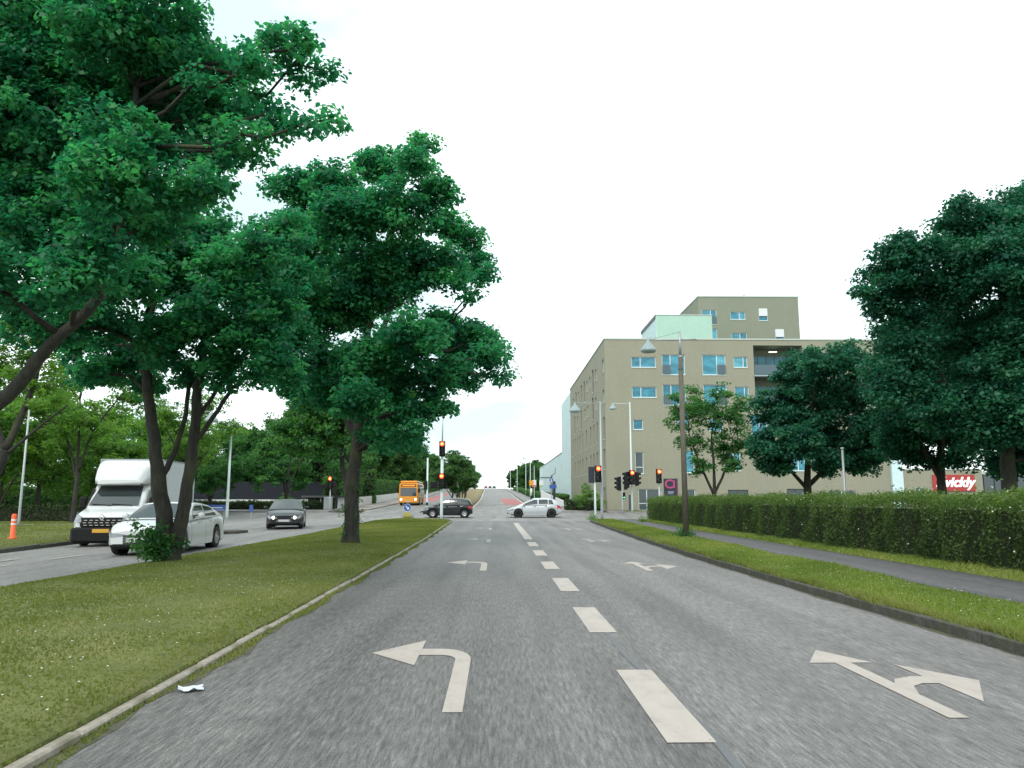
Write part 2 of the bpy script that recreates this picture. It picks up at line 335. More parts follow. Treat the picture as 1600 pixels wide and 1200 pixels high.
# kerbs: stones one by one near, one run beyond
def kerb(name, xf, w, y0, ynear, y1, h, m, step, side):
    root = thing(name, None, None); root['kind'] = 'structure'
    meshes = []
    for k in range(4):
        b = MB(); j = random.uniform(-.006, .006); b.bbox(0, w, .006, step - .006, -.15, h + j, .014); meshes.append(b.mesh('kerb_stone', m))
    y = y0
    while y < ynear:
        o = link('kerb_stone', random.choice(meshes), root)
        x0, x1 = xf(y), xf(y + step); o.location = (x0 + random.uniform(-.006, .006), y, random.uniform(-.008, .006))
        o.rotation_euler = (0, 0, -math.atan2(x1 - x0, step) + random.uniform(-.006, .006)); y += step
    if y1 > y:
        b = MB(); yy = fr(y, y1, 1.0)
        for a, c in zip(yy, yy[1:]):
            v = [(xf(a), a, -.1), (xf(a) + w, a, -.1), (xf(c) + w, c, -.1), (xf(c), c, -.1), (xf(a), a, h), (xf(a) + w, a, h), (xf(c) + w, c, h), (xf(c), c, h)]
            b.add(v, [(4, 5, 6, 7), (1, 2, 6, 5), (3, 0, 4, 7), (0, 1, 5, 4), (2, 3, 7, 6)])
        o = b.build('kerb_run', m, root); o['kind'] = 'stuff'
kerb('kerb_right', kr, .15, 2.0, 38, 52.5, .12, M_KERB, 1.0, 1)
kerb('kerb_left', lambda y: kl(y) - .09, .085, 3.0, 35, 51, .042, M_KERBL, 1.0, -1)
kerb('kerb_verge_left', lambda y: vl(y) - .16, .15, 14, 34, 50, .035, M_KERB, 1.0, 1)
b = MB()
for f_, w in ((ml, .12),):
    yy = fr(-8, 50, 1)
    for a, c in zip(yy, yy[1:]):
        b.add([(f_(a), a, -.2), (f_(a) + w, a, -.1), (f_(c) + w, c, -.1), (f_(c), c, -.2), (f_(a), a, .06), (f_(a) + w, a, .06), (f_(c) + w, c, .06), (f_(c), c, .06)], [(4, 5, 6, 7), (1, 2, 6, 5), (3, 0, 4, 7)])
struct('kerb_median', b, M_KERBL)
b = MB()
yy = fr(90, 330, 10)
def strip(f0, w, ys_, zo, m, name):
    o = sheet(name, lambda y: f0(y), lambda y: f0(y) + w, ys_, zo, m); o['kind'] = 'structure'; return o
strip(lambda y: fr1(y) - .32, .3, yf, .004, M_PAINT, 'edge_line')
strip(lambda y: fl1(y) + .02, .3, yf[2:], .004, M_PAINT, 'edge_line')
strip(lambda y: fe(y) + .02, .25, yf[:20], .004, M_PAINT, 'edge_line')
strip(lambda y: fm(y) - .2, .2, yf[1:], .004, M_PAINT, 'edge_line')
o = sheet('red_lane_surface', lambda y: np.interp(y, [105, 158], [1.2, .7]), lambda y: np.interp(y, [105, 158], [4.05, 3.5]), fr(105, 158, 5), .003, M_RED, 1); o['kind'] = 'structure'
o = sheet('red_lane_surface', lambda y: fe(y) + .6 + (y - 135) * .015, lambda y: fe(y) + 4.2 - (y - 135) * .01, fr(132, 255, 8), .003, M_RED, 1); o['kind'] = 'structure'
# painted markings
def mark(name, pts, m=None, z=.004):
    b = MB(); n = len(pts); b.add([(x, y, gz(y) + z) for x, y in pts], [tuple(range(n))]); return struct(name, b, m or M_PAINT)
def dash(name, x, w, y0, y1, m=None, z=.005): return mark(name, [(x, y0), (x + w, y0), (x + w, y1), (x, y1)], m, z)
for y0, y1 in ((4.86, 6.85), (8.72, 10.7), (12.55, 14.6), (16.45, 18.4), (20.3, 22.4), (24.3, 26.6), (28.5, 48)): dash('lane_dash', 1.03, .3, y0, y1)
sx_ = lambda y: 1.25 + .05 * math.sin(y * .42) + .04 * math.sin(y * 1.3 + 1)
o = sheet('tar_seam', lambda y: sx_(y) - .02, lambda y: sx_(y) + .025 + .012 * math.sin(y * 3), fr(2, 48, .4), .003, mat('tar_seam', (.105, .110, .118), .6)); o['kind'] = 'structure'
def arrow(x, y, kind, m=M_PAINT):
    root = thing('turn_arrow', None, None, (x, y, .005)); root['kind'] = 'structure'
    b = MB()
    def flat(P): b.add([(p[0], p[1], 0) for p in P], [tuple(range(len(P)))])
    if kind == 'left':
        flat([(-.07, 0), (.07, 0), (.07, 1.75), (-.07, 1.75)])
        n = 8
        inner = [(-.07 - .16 + .16 * math.cos(a), 1.75 + .22 * math.sin(a)) for a in [math.pi / 2 * k / n for k in range(n + 1)]]
        outer = [(-.07 - .16 + .30 * math.cos(a), 1.75 + .52 * math.sin(a)) for a in [math.pi / 2 * k / n for k in range(n + 1)]]
        for k in range(n): flat([inner[k], outer[k], outer[k + 1], inner[k + 1]])
        flat([(-.42, 1.97), (-.23, 1.97), (-.23, 2.27), (-.42, 2.27)])
        flat([(-.421, 1.52), (-.421, 2.72), (-.88, 2.08)])
    else:
        flat([(-.07, 0), (.07, 0), (.07, 1.75), (-.07, 1.75)])
        flat([(-.30, 1.751), (.27, 1.751), (.0, 2.34)])
        flat([(.071, .62), (.17, .88), (.3, .98), (.3, 1.20), (.14, 1.12), (.071, .98)])
        flat([(.3, .97), (.42, .97), (.42, 1.21), (.3, 1.21)])
        flat([(.421, .4), (.8, 1.06), (.421, 1.68)])
    b.build('arrow_paint', m, root)
for k, (x, y) in enumerate(((-.30, 5.55), (-.27, 16.1), (-.27, 26.6), (-.3, 37.5))): arrow(x, y, 'left', M_PAINT if k < 2 else M_PAINT2)
for k, (x, y) in enumerate(((3.10, 5.35), (3.15, 16.0), (3.3, 26.6), (3.5, 37))): arrow(x, y, 'right', M_PAINT if k < 2 else M_PAINT2)
for y0 in (10.2, 13.4, 16.6, 19.8, 23.0, 26.2, 29.4, 35.8, 39, 42.2): dash('lane_dash', -11.22, .12, y0, y0 + 1.7, M_PAINT, .01 - .05)
dash('lane_dash', -12.2, .12, 18.6, 20.2, M_PAINT2, -.045)
for k in range(9): dash('crossing_dash', -12 + k * .62, .3, 57.8, 59.4, M_PAINT, .005)
for k in range(7): dash('crossing_dash', -12.2 + k * .7, .4, 71.1, 71.9, M_PAINT2, .02)
for k in range(6): dash('crossing_dash', -2.2 + k * .9, .5, 53.6, 54.2, M_PAINT2, .005)
for k in range(6): dash('crossing_dash', -2.4 + k * 1.1, .5, 70.3, 71.0, M_PAINT2, .02)
for k in range(8): dash('crossing_dash', 7.5 + k * 1.2, .6, 69.4, 69.8, M_PAINT2, .02)
mark('stop_line', [(-2.7, 52.3), (1.0, 52.3), (1.0, 52.7), (-2.7, 52.7)], M_PAINT2, .005)
# wall beside the far pavement: panels one by one
wall = thing('concrete_parapet', 'long pale concrete parapet wall beside the pavement behind the orange bus', 'wall', (0, 0, 0))
A, B = Vector((-16.6, 92)), Vector((-20.2, 160)); n = 24
for k in range(n):
    p, q = A.lerp(B, k / n), A.lerp(B, (k + 1) / n); d = (q - p).normalized(); q2 = q - d * .06
    nx, ny = -d.y * .12, d.x * .12; z0, z1 = gz(p.y), gz(q.y)
    b = MB(); P = [(p.x + nx, p.y + ny), (p.x - nx, p.y - ny), (q2.x - nx, q2.y - ny), (q2.x + nx, q2.y + ny)]
    zz = (z0, z0, z1, z1)
    b.add([(x, y, z - .3) for (x, y), z in zip(P, zz)] + [(x, y, z + 1.15) for (x, y), z in zip(P, zz)], [(0, 1, 5, 4), (1, 2, 6, 5), (2, 3, 7, 6), (3, 0, 4, 7), (4, 5, 6, 7)])
    b.build('panel', mat('wall_concrete', (.62, .61, .59), .85), wall)

# ------------------------------------------------------------------ buildings
def wall_holes(b, P, u0, u1, z0, z1, holes, depth, mi=0, rmi=None):
    """P(u, z, d) -> point; holes (u0,u1,z0,z1) get real openings with reveals of the given depth."""
    us = sorted({u0, u1} | {h[0] for h in holes} | {h[1] for h in holes}); zs = sorted({z0, z1} | {h[2] for h in holes} | {h[3] for h in holes})
    for i in range(len(us) - 1):
        for j in range(len(zs) - 1):
            uc, zc = (us[i] + us[i + 1]) / 2, (zs[j] + zs[j + 1]) / 2
            if any(h[0] < uc < h[1] and h[2] < zc < h[3] for h in holes): continue
            b.add([P(us[i], zs[j], 0), P(us[i + 1], zs[j], 0), P(us[i + 1], zs[j + 1], 0), P(us[i], zs[j + 1], 0)], [(0, 1, 2, 3)], mi)
    for a, c, e, f in holes:
        q = [(a, e), (c, e), (c, f), (a, f)]
        for k in range(4):
            (ua, za), (ub, zb) = q[k], q[(k + 1) % 4]
            b.add([P(ua, za, 0), P(ub, zb, 0), P(ub, zb, depth), P(ua, za, depth)], [(0, 1, 2, 3)], mi if rmi is None else rmi)
def window(parent, P, h, depth, mull=(.5,), fm=M_FRAME, gm=M_GLASS, fw=.07, balc=None, trans=None, sill=True):
    a, c, e, f = h
    b = MB()
    def bar(ua, ub, za, zb, d0=depth - .05, d1=depth + .02):
        v = [P(u, z, d) for d in (d0, d1) for u, z in ((ua, za), (ub, za), (ub, zb), (ua, zb))]
        b.add(v, [(0, 1, 2, 3), (0, 1, 5, 4), (1, 2, 6, 5), (2, 3, 7, 6), (3, 0, 4, 7)])
    bar(a, c, e, e + fw); bar(a, c, f - fw, f); bar(a, a + fw, e + fw, f - fw); bar(c - fw, c, e + fw, f - fw)
    ms = sorted(mull)
    for m_ in ms: u = a + (c - a) * m_; bar(u - fw * .6, u + fw * .6, e + fw, f - fw)
    if trans: z = e + (f - e) * trans; bar(a + fw, c - fw, z - fw * .5, z + fw * .5, depth - .045, depth + .02)
    w = b.build('window', fm, parent)
    edges = [a + fw] + [a + (c - a) * m_ for m_ in ms] + [c - fw]
    for ua, ub in zip(edges, edges[1:]):
        p = MB(); p.add([P(ua, e + fw, depth), P(ub, e + fw, depth), P(ub, f - fw, depth), P(ua, f - fw, depth)], [(0, 1, 2, 3)]); p.build('pane', gm, w)
    if sill:
        p = MB(); v = [P(u, z, d) for d in (-.05, depth - .06) for u, z in ((a - .02, e - .05), (c + .02, e - .05), (c + .02, e + .004), (a - .02, e + .004))]
        p.add(v, [(0, 1, 2, 3), (0, 1, 5, 4), (1, 2, 6, 5), (2, 3, 7, 6), (3, 0, 4, 7)]); p.build('sill', M_FRAME, w)
    if balc:
        ua, ub = a + (c - a) * balc[0], a + (c - a) * balc[1]; p = MB()
        v = [P(u, z, d) for d in (-.07, -.03) for u, z in ((ua, e + .05), (ub, e + .05), (ub, e + 1.0), (ua, e + 1.0))]
        p.add(v, [(0, 1, 2, 3), (4, 5, 6, 7), (0, 1, 5, 4), (1, 2, 6, 5), (2, 3, 7, 6), (3, 0, 4, 7)]); p.build('balustrade', mat('balustrade_mesh', (.07, .11, .13), .5), w)
    return w
bl = thing('apartment_building', 'sand coloured five storey apartment block with blue windows on the far right corner', 'building', (10.75, 75.3, 0))
# local: front face y=0 looking -Y, left face x=0 looking -X
FP = lambda u, z, d: (u, d, z)
LP = lambda u, z, d: (d, u, z)
FW, FD, FH = 28.0, 36.0, 17.3
A_ = lambda x0, x1, z0, z1: (x0 - 10.75, x1 - 10.75, z0, z1)
front = []
def fwin(x0, x1, z0, z1, **k): front.append((A_(x0, x1, z0, z1), k))
for zt in (15.78, 12.75):
    fwin(13.42, 15.88, zt - 1.32, zt - .24, mull=(.37,))
    fwin(16.5, 18.82, zt - 2.06, zt, mull=(.36,), balc=(.03, .36) if zt > 14 else (.03, .4))
    fwin(20.55, 22.92, zt - 2.06, zt, mull=(.62,), balc=(.62, .97))
    fwin(23.7, 25.12, zt - 1.3, zt - .2, mull=(.7,))
    fwin(32.2, 34.4, zt - 2.0, zt, mull=(.5,)); fwin(35.2, 36.6, zt - 1.3, zt - .2, mull=(.6,))
fwin(13.47, 14.45, 8.23, 9.23, mull=()); fwin(17.9, 19.0, 8.1, 10.1, mull=(.5,)); fwin(21, 22.4, 8.1, 9.3, mull=(.5,)); fwin(25.2, 26.8, 7.6, 9.8, mull=(.5,)); fwin(30, 31.6, 8, 9.3); fwin(34.8, 36.2, 7.7, 9.7)
fwin(13.58, 14.41, 3.91, 6.03, mull=(), trans=.3, gm=M_GLASS2); fwin(18.2, 19.4, 4.0, 6.2, mull=()); fwin(22.6, 24, 4.2, 6.0); fwin(29, 30.4, 4.2, 6.0); fwin(34.8, 36.0, 4.2, 6.4)
fwin(13.82, 16.1, .35, 2.43, mull=(.36,), trans=.33, gm=M_GLASS2); fwin(18.5, 19.4, .5, 2.4, mull=(), gm=M_GLASS2)
fwin(22.6, 24.6, .6, 2.35, gm=M_GLASS2, fm=M_FRAMED); fwin(28.4, 30.2, .6, 2.45, gm=M_GLASS2, fm=M_FRAMED); fwin(32.5, 35.2, .6, 2.3, gm=M_GLASS2)
loggias = [A_(25.74, 30.7, 13.72, 16.75), A_(25.74, 30.7, 10.6, 13.58)]
door = A_(12.86, 13.3, .35, 1.85)
b = MB(); wall_holes(b, FP, 0, FW, -1, FH, [w[0] for w in front] + loggias + [door], .16)
left = []
def lwin(y0, y1, z0, z1, **k): left.append(((y0 - 75.3, y1 - 75.3, z0, z1), k))
DK = dict(mull=(), fm=M_FRAMED, gm=M_GLASS2, fw=.05)
WK = dict(mull=(), fm=M_FRAME, gm=M_GLASS, fw=.08)
for y in (76.0, 81.7, 87.2, 90.1, 99.5, 106.5): lwin(y, y + 1.15, 14.15, 15.45, **WK)
for y in (84.3, 92.8, 95.9, 102.5): lwin(y, y + 1.3, 13.2, 15.8, **DK)
for y in (76.0, 82.0, 89.4, 92.2, 101): lwin(y, y + 1.15, 11.05, 12.35, **WK)
for y in (84.6, 96.5, 104.5): lwin(y, y + 1.3, 10.2, 12.7, **DK)
for y in (76.1, 81.4, 84.1, 87.0, 91.2, 95.2, 98.3, 101.0, 104.4, 107.6): lwin(y, y + 1.0, 7.35, 9.6, **DK)
for y in (76.2, 79.2, 81.6, 84.4, 87.2, 91.6, 95.4, 98.4, 101.2, 105): lwin(y, y + 1.0, 4.4, 6.4, **DK)
for y in (76.4, 79.0, 90.0, 97.0): lwin(y, y + 1.1, .45, 2.6, sill=False, **DK)
wall_holes(b, LP, 0, FD, -1, FH, [w[0] for w in left], .2)
b.add([(FW, 0, -1), (FW, FD, -1), (FW, FD, FH), (FW, 0, FH), (0, FD, -1), (0, FD, FH)], [(0, 1, 2, 3), (1, 4, 5, 2)])
b.build('wall', M_BEIGE, bl)
b = MB(); b.box(.3, FW - .3, .3, FD - .3, FH - .5, FH - .3); b.build('roof', M_ROOFING, bl)
b = MB(); b.box(-.06, FW + .06, -.06, .34, FH, FH + .13); b.box(-.06, .34, .345, FD + .06, FH, FH + .128); b.box(FW - .34, FW + .06, .345, FD + .06, FH, FH + .128); b.build('coping', M_COPING, bl)
for h, k in front: window(bl, FP, h, .14, **k)
for h, k in left: window(bl, LP, h, .17, **k)
b = MB(); b.box(door[0], door[1], .1, .15, .35, 1.85); b.build('door', M_FRAMED, bl)
for i, h in enumerate(loggias):
    a, c, e, f = h
    b = MB(); D = 2.4
    b.add([(a, .16, e), (c, .16, e), (c, D, e), (a, D, e), (a, .16, f), (c, .16, f), (c, D, f), (a, D, f)], [(0, 1, 2, 3), (4, 5, 6, 7), (3, 0, 4, 7), (1, 2, 6, 5), (2, 3, 7, 6)])
    lg = b.build('loggia', M_TOWER, bl)
    b = MB(); b.box(a - .02, c + .02, -.12, .158, e - .14, e + .02); b.build('slab', mat('loggia_slab', (.28, .33, .35), .7), lg)
    b = MB()
    for k in range(5): b.box(a + .3 + k * .9, a + 1.12 + k * .9, D - .06, D - .02, e + .1, e + 2.3)
    b.build('glazing', M_GLASS, lg)
    b = MB(); b.box(a + .05, c - .05, -.02, .02, e + .1, e + 1.05); b.build('balustrade', M_GLASSR, lg)
    b = MB(); b.box((a + c) / 2 - .5, (a + c) / 2 + .3, 1.0, 1.25, f - .5, f - .42)
    if i == 0: b.build('ceiling_lamp', mat('loggia_lamp', (.9, .9, .85), .5, emis=(1, .97, .88), es=.7), lg)
    b = MB()
    for k in range(10):
        x = a + .4 + k * .42; r = random.uniform(.1, .2); b.lathe([(.02, 0), (r, .1), (r * .8, .35), (.03, .5)], 7, (x, .4, e + .06 + random.random() * .3))
    b.build('pot_plants', mat('pot_plants', (.06, .05, .05), .9), lg)
# white stair block beside it, low supermarket wing
st = thing('stair_block', 'white stair block joining the sand coloured flats to the low supermarket wing', 'building', (38.76, 75.3, 0))
b = MB(); b.box(.01, 1.1, -.3, 7, -1, 10.5); b.build('wall', M_WHITEW, st)
b = MB(); b.box(-.03, 1.15, -.35, 7.1, 10.5, 10.6); b.build('roof', M_COPING, st)
wg = thing('supermarket_wing', 'low sand coloured supermarket wing with a red shop sign', 'building', (39.88, 75.3, 0))
b = MB(); wh = [(1.2, 2.1, 1.6, 2.6)]; wall_holes(b, FP, 0, 8.0, -1, 4.3, wh, .1); b.add([(8.0, 0, -1), (8.0, 14, -1), (8.0, 14, 4.3), (8.0, 0, 4.3), (0, 14, 4.3), (0, 0, 4.3)], [(0, 1, 2, 3), (5, 3, 2, 4)]); b.build('wall', M_BEIGE, wg)
window(wg, FP, wh[0], .08, gm=M_GLASS2)
b = MB(); b.box(-.02, 8.06, -.06, .3, 4.3, 4.4); b.build('coping', M_COPING, wg)
b = MB()
for k in range(5): b.box(8.3 + k * 1.1, 9.3 + k * 1.1, 2.0, 2.2, 2.0, 3.9)
b.build('glazed_canopy', M_GLASS2, wg); b = MB(); b.box(8.06, 14, 1.9, 6, 3.95, 4.15); b.box(8.06, 14, 2.3, 6, -.5, .9); b.build('canopy_roof', M_COPING, wg)
def text(name, body, size, loc, rot, m, parent, shear=0, offset=0, extr=.02, align='CENTER'):
    c = bpy.data.curves.new(name, 'FONT'); c.body = body; c.size = size; c.extrude = extr; c.shear = shear; c.offset = offset; c.align_x = align; c.align_y = 'CENTER'
    c.materials.append(m); tmp = bpy.data.objects.new(name, c); COL.objects.link(tmp); dg = bpy.context.evaluated_depsgraph_get(); dg.update()
    me = bpy.data.meshes.new_from_object(tmp.evaluated_get(dg)); me.name = name; bpy.data.objects.remove(tmp)
    if not me.materials: me.materials.append(m)
    o = link(name, me, parent); o.location = loc; o.rotation_euler = rot; return o
sg = thing('shop_sign', 'red shop sign with white slanted lettering on the low supermarket wing', 'sign', (45.0, 75.18, 3.02))
b = MB(); b.bbox(-2.15, 2.05, 0, .1, -.8, .8, .02); b.build('sign_panel', mat('shop_red', (.36, .035, .03), .5), sg)
text('lettering', 'Kvickly', 1.32, (-.02, -.03, .05), (R(90), 0, 0), mat('letter_white', (.8, .8, .8), .4, emis=(1, 1, 1), es=.45), sg, .3, .035)
cs = thing('club_sign', 'dark square sign with a pink ring logo on the flats above the hedge', 'sign', (17.0, 75.2, 2.62))
b = MB(); b.bbox(-.68, .68, 0, .08, -.95, .82, .02); b.build('sign_panel', mat('sign_navy', (.016, .018, .035), .4), cs)
b = MB(); b.box(.56, .66, -.012, -.002, -.9, .78); b.build('pink_strip', mat('sign_pink_dark', (.16, .03, .08), .5), cs)
b = MB(); n = 14
ang = [R(45 + 270 * k / n) for k in range(n + 1)]
for k in range(n):
    a0, a1 = ang[k], ang[k + 1]
    b.add([(r * math.cos(a) * 1.1 - .1, y, r * math.sin(a) + .3) for y in (-.03, -.005) for r, a in ((.3, a0), (.45, a0), (.45, a1), (.3, a1))], [(0, 1, 2, 3), (4, 5, 6, 7), (0, 1, 5, 4), (2, 3, 7, 6), (1, 2, 6, 5), (3, 0, 4, 7)])
b.box(.22, .38, -.03, -.005, -.1, .62)
b.build('ring_logo', mat('sign_pink', (.42, .055, .16), .5), cs)
b = MB()
for k in range(3): b.box(-.33 + k * .02, .3 - k * .05, -.012, -.002, -.46 - k * .1, -.41 - k * .1)
b.build('small_print', mat('sign_grey', (.3, .34, .4), .5), cs)
# tower behind
tw = thing('tower_block', 'taller olive coloured block rising behind the flat roof of the apartment building', 'building', (25.75, 95.2, 0))
TW, TD, TH = 12.9, 14, 27.1
twin = [((.4, 2.3, 23.5, 25.4), dict(mull=(.6,), balc=(.55, .97))), ((4.05, 6.0, 24.15, 25.15), dict(mull=(.6,))), ((.4, 2.3, 20.6, 22.95), dict(mull=(.6,))), ((4.1, 6.1, 20.9, 22.4), dict(mull=(.55,))), ((7.7, 8.9, 24.0, 25.6), dict(mull=())), ((9.7, 10.9, 21.2, 22.9), dict(mull=()))]
b = MB(); wall_holes(b, FP, 0, TW, 14, TH, [w[0] for w in twin], .14)
b.add([(0, 0, 14), (0, TD, 14), (0, TD, TH), (0, 0, TH), (TW, TD, 14), (TW, TD, TH), (TW, 0, 14), (TW, 0, TH)], [(0, 1, 2, 3), (1, 4, 5, 2), (6, 4, 5, 7)]); b.build('wall', M_TOWER, tw)
for h, k in twin: window(tw, FP, h, .12, **k)
for x0, z0, z1 in ((7.7, 24.62, 25.6), (9.7, 21.9, 22.9)):
    b = MB(); b.box(x0 + .05, x0 + 1.15, -.03, .06, z0, z1); b.build('blind_panel', M_WHITE, tw)
b = MB(); b.box(.2, TW - .2, .2, TD - .2, TH - .4, TH - .2); b.build('roof', M_ROOFING, tw)
b = MB(); b.box(-.06, TW + .06, -.06, .3, TH, TH + .14); b.box(-.06, .3, .305, TD, TH, TH + .138); b.box(TW - .25, TW + .06, .305, TD, TH, TH + .138); b.build('coping', M_COPING, tw)
b = MB(); b.box(1.6, 6.6, 3, 7, TH - .3, TH + .55); b.build('roof_housing', M_COPING, tw)
b = MB(); b.tube([(6.6, 3, TH + .5), (6.9, 3, TH + 1.1)], .05, 6); b.tube([(7.0, 3, TH - .3), (7.0, 3, TH + 1.2)], .05, 6); b.build('mast', M_STEEL, tw)
b = MB(); b.bbox(8.7, 10.7, 3, 5, TH - .3, TH + .75, .05); b.build('vent_box', mat('vent_teal', (.10, .2, .2), .6), tw)
gb = thing('rooftop_pavilion', 'pale green box with a slanting white side on the roof in front of the tower', 'building', (18.75, 88, 0))
b = MB(); b.add([(0, 0, 14), (6.6, 0, 14), (6.6, 0, 22.9), (0, 0, 22.9), (6.6, 6.9, 14), (6.6, 6.9, 22.9), (0, 9, 14), (0, 9, 22.9)], [(0, 1, 2, 3), (1, 4, 5, 2)]); b.build('wall', M_GREENBOX, gb)
b = MB(); b.box(-.05, -.002, 0, 9, 14, 22.85); b.build('side_wall', M_WHITEW, gb)
b = MB(); b.box(-.12, 6.65, -.05, 9.1, 22.9, 23.0); b.build('roof', M_COPING, gb)
b = MB(); b.box(-.14, -.052, 0, 9.2, 22.55, 22.85); b.build('gutter', M_FRAMED, gb)
b = MB(); b.box(-.09, -.051, 3.0, 3.6, 19.5, 20.9); b.build('window', M_GLASS2, gb)
# white block behind
wb = thing('white_block', 'tall narrow white block standing behind the long side of the flats', 'building', (10.75, 111.6, 0))
b = MB(); hs = [(1.4 + k * 2.6, 1.9 + k * 2.6, z, z + 1.9) for z in (4.2, 7.4, 10.6, 13.4) for k in range(1, 5) if (k + int(z)) % 2]
hs2 = [(2.0, 2.5, 1.0, 3.2)]
wall_holes(b, LP, 0, 15, -1, 16.9, hs + hs2, .15); b.add([(0, 0, -1), (14, 0, -1), (14, 0, 16.9), (0, 0, 16.9), (14, 15, 16.9), (0, 15, 16.9), (0, 15, -1), (14, 15, -1)], [(0, 1, 2, 3), (3, 2, 4, 5), (6, 7, 4, 5)]); b.build('wall', M_WHITEW, wb)
for h in hs + hs2: window(wb, LP, h, .12, mull=(), fm=M_FRAMED, gm=M_GLASS2, fw=.05, sill=False)
hall = thing('white_hall', 'long low white hall stretching away along the right of the far road', 'building', (11.0, 127, 0))
b = MB(); hs = [(2.5, 3.4, 5.2, 7.2), (8, 9, 3.5, 5.0), (14, 15, 2.5, 4.5), (27, 28, 3, 5), (45, 46, 4, 6)]
wall_holes(b, LP, 0, 70, -1, 9.2, hs, .15); b.add([(0, 0, -1), (25, 0, -1), (25, 0, 9.2), (0, 0, 9.2), (25, 70, 9.2), (0, 70, 9.2), (0, 70, -1), (25, 70, -1)], [(0, 1, 2, 3), (3, 2, 4, 5), (6, 7, 4, 5)]); b.build('wall', M_WHITEW, hall)
for h in hs: window(hall, LP, h, .12, mull=(), fm=M_FRAMED, gm=M_GLASS2, fw=.05, sill=False)
b = MB(); b.box(-.08, .3, 0, 70, 9.2, 9.32); b.build('coping', M_COPING, hall)
# bungalow at the left
bg = thing('bungalow', 'low bungalow with a dark roof and white fascia behind the trees at the left', 'house', (-31, 92, -.7))
b = MB(); b.box(-11, 11, 0, 9, -1, 1.85); b.build('wall', mat('dark_brick', (.06, .045, .035), .9), bg)
b = MB(); b.add([(-11.8, -.8, 2.1), (11.8, -.8, 2.1), (11.8, 9.8, 2.1), (-11.8, 9.8, 2.1), (-9, 4.5, 4.3), (9, 4.5, 4.3)], [(0, 1, 5, 4), (1, 2, 5), (2, 3, 4, 5), (3, 0, 4)]); b.build('roof', mat('slate_roof', (.012, .013, .017), .95, spec=.1), bg)
b = MB(); b.box(-11.85, 11.85, -.9, -.78, 1.87, 2.12); b.build('fascia', M_WHITE, bg)
for k in range(5):
    h = (-9 + k * 4, -7.4 + k * 4, .3, 1.5); b = MB(); b.box(h[0], h[1], -.04, .0, h[2], h[3]); w = b.build('window', M_FRAME, bg); b = MB(); b.box(h[0] + .1, h[1] - .1, -.06, -.042, h[2] + .1, h[3] - .1); b.build('pane', M_GLASS2, w)
sh = thing('shelter', 'small flat roofed shelter with a pale side wall behind the left traffic signal', 'shelter', (-18.6, 86, gz(86) - .35))
b = MB(); b.box(-2.6, 2.2, -1.2, 1.6, 1.55, 1.75); b.build('roof', mat('shelter_roof', (.07, .08, .085), .7), sh)
b = MB(); b.box(1.0, 2.1, -.9, -.8, 0, 1.549); b.build('side_wall', M_WHITE, sh)
for x in (-2.4, -.6): b = MB(); b.box(x, x + .1, -1.0, -.9, 0, 1.549); b.build('post', M_STEEL, sh)
b = MB(); b.box(-2.5, 2.1, 1.3, 1.4, 0, 1.549); b.build('back_wall', M_FRAMED, sh)
cb = thing('utility_cabinet', 'grey utility cabinet beside the left traffic signal', 'cabinet', (-16.6, 77, gz(77) + .1))
b = MB(); b.bbox(-.4, .4, -.2, .2, 0, 1.25, .02); b.build('body', M_STEEL, cb); b = MB(); b.box(-.02, .36, -.222, -.202, .1, 1.15); b.box(-.36, -.03, -.222, -.202, .1, 1.15); b.build('door', mat('cabinet_door', (.28, .3, .31), .6), cb)
# low ramp parapet at the right of the far road
rp = thing('ramp_parapet', 'low white sloping parapet beyond the silver hatchback', 'wall', (0, 0, 0))
b = MB(); b.add([(5.6, 98, gz(98)), (5.75, 98, gz(98)), (9.2, 92, .3), (9.05, 91.9, .3), (5.6, 98, gz(98) + 1.9), (5.75, 98, gz(98) + 1.9), (9.2, 92, .75), (9.05, 91.9, .75)], [(0, 3, 7, 4), (0, 1, 5, 4), (1, 2, 6, 5), (4, 5, 6, 7), (2, 3, 7, 6)]); b.build('panel', M_WHITE, rp)
# ------------------------------------------------------------------ foliage
def leafmat(name, lo, mid, hi, tr=.35, tcol=None):
    m = bpy.data.materials.new(name); m.use_nodes = True; n = m.node_tree.nodes; l = m.node_tree.links
    b = n['Principled BSDF']; b.inputs['Roughness'].default_value = .55; b.inputs['Specular IOR Level'].default_value = .3
    at = n.new('ShaderNodeAttribute'); at.attribute_name = 'tone'
    r = n.new('ShaderNodeValToRGB'); e = r.color_ramp.elements; e[0].position = .1; e[0].color = (*lo, 1); e[1].position = .95; e[1].color = (*hi, 1); k = e.new(.5); k.color = (*mid, 1)
    l.new(at.outputs['Fac'], r.inputs[0]); l.new(r.outputs[0], b.inputs['Base Color'])
    t = n.new('ShaderNodeBsdfTranslucent'); mx = n.new('ShaderNodeMix'); mx.data_type = 'RGBA'; mx.blend_type = 'MULTIPLY'; mx.inputs[0].default_value = 1
    l.new(r.outputs[0], mx.inputs[6]); mx.inputs[7].default_value = (*(tcol or (1.5, 2.0, .9)), 1); l.new(mx.outputs[2], t.inputs[0])
    ms = n.new('ShaderNodeMixShader'); ms.inputs[0].default_value = tr; l.new(b.outputs[0], ms.inputs[1]); l.new(t.outputs[0], ms.inputs[2])
    l.new(ms.outputs[0], n['Material Output'].inputs[0]); return m
L_NEAR = leafmat('leaf_maple_dark', (.013, .098, .056), (.030, .170, .086), (.074, .275, .092), .5, (1.1, 1.9, 1.3))
L_RIGHT = leafmat('leaf_dark', (.010, .066, .046), (.020, .106, .066), (.042, .160, .076), .4, (1.0, 1.8, 1.3))
L_MID = leafmat('leaf_mid', (.022, .088, .034), (.045, .135, .042), (.085, .195, .050), .45)
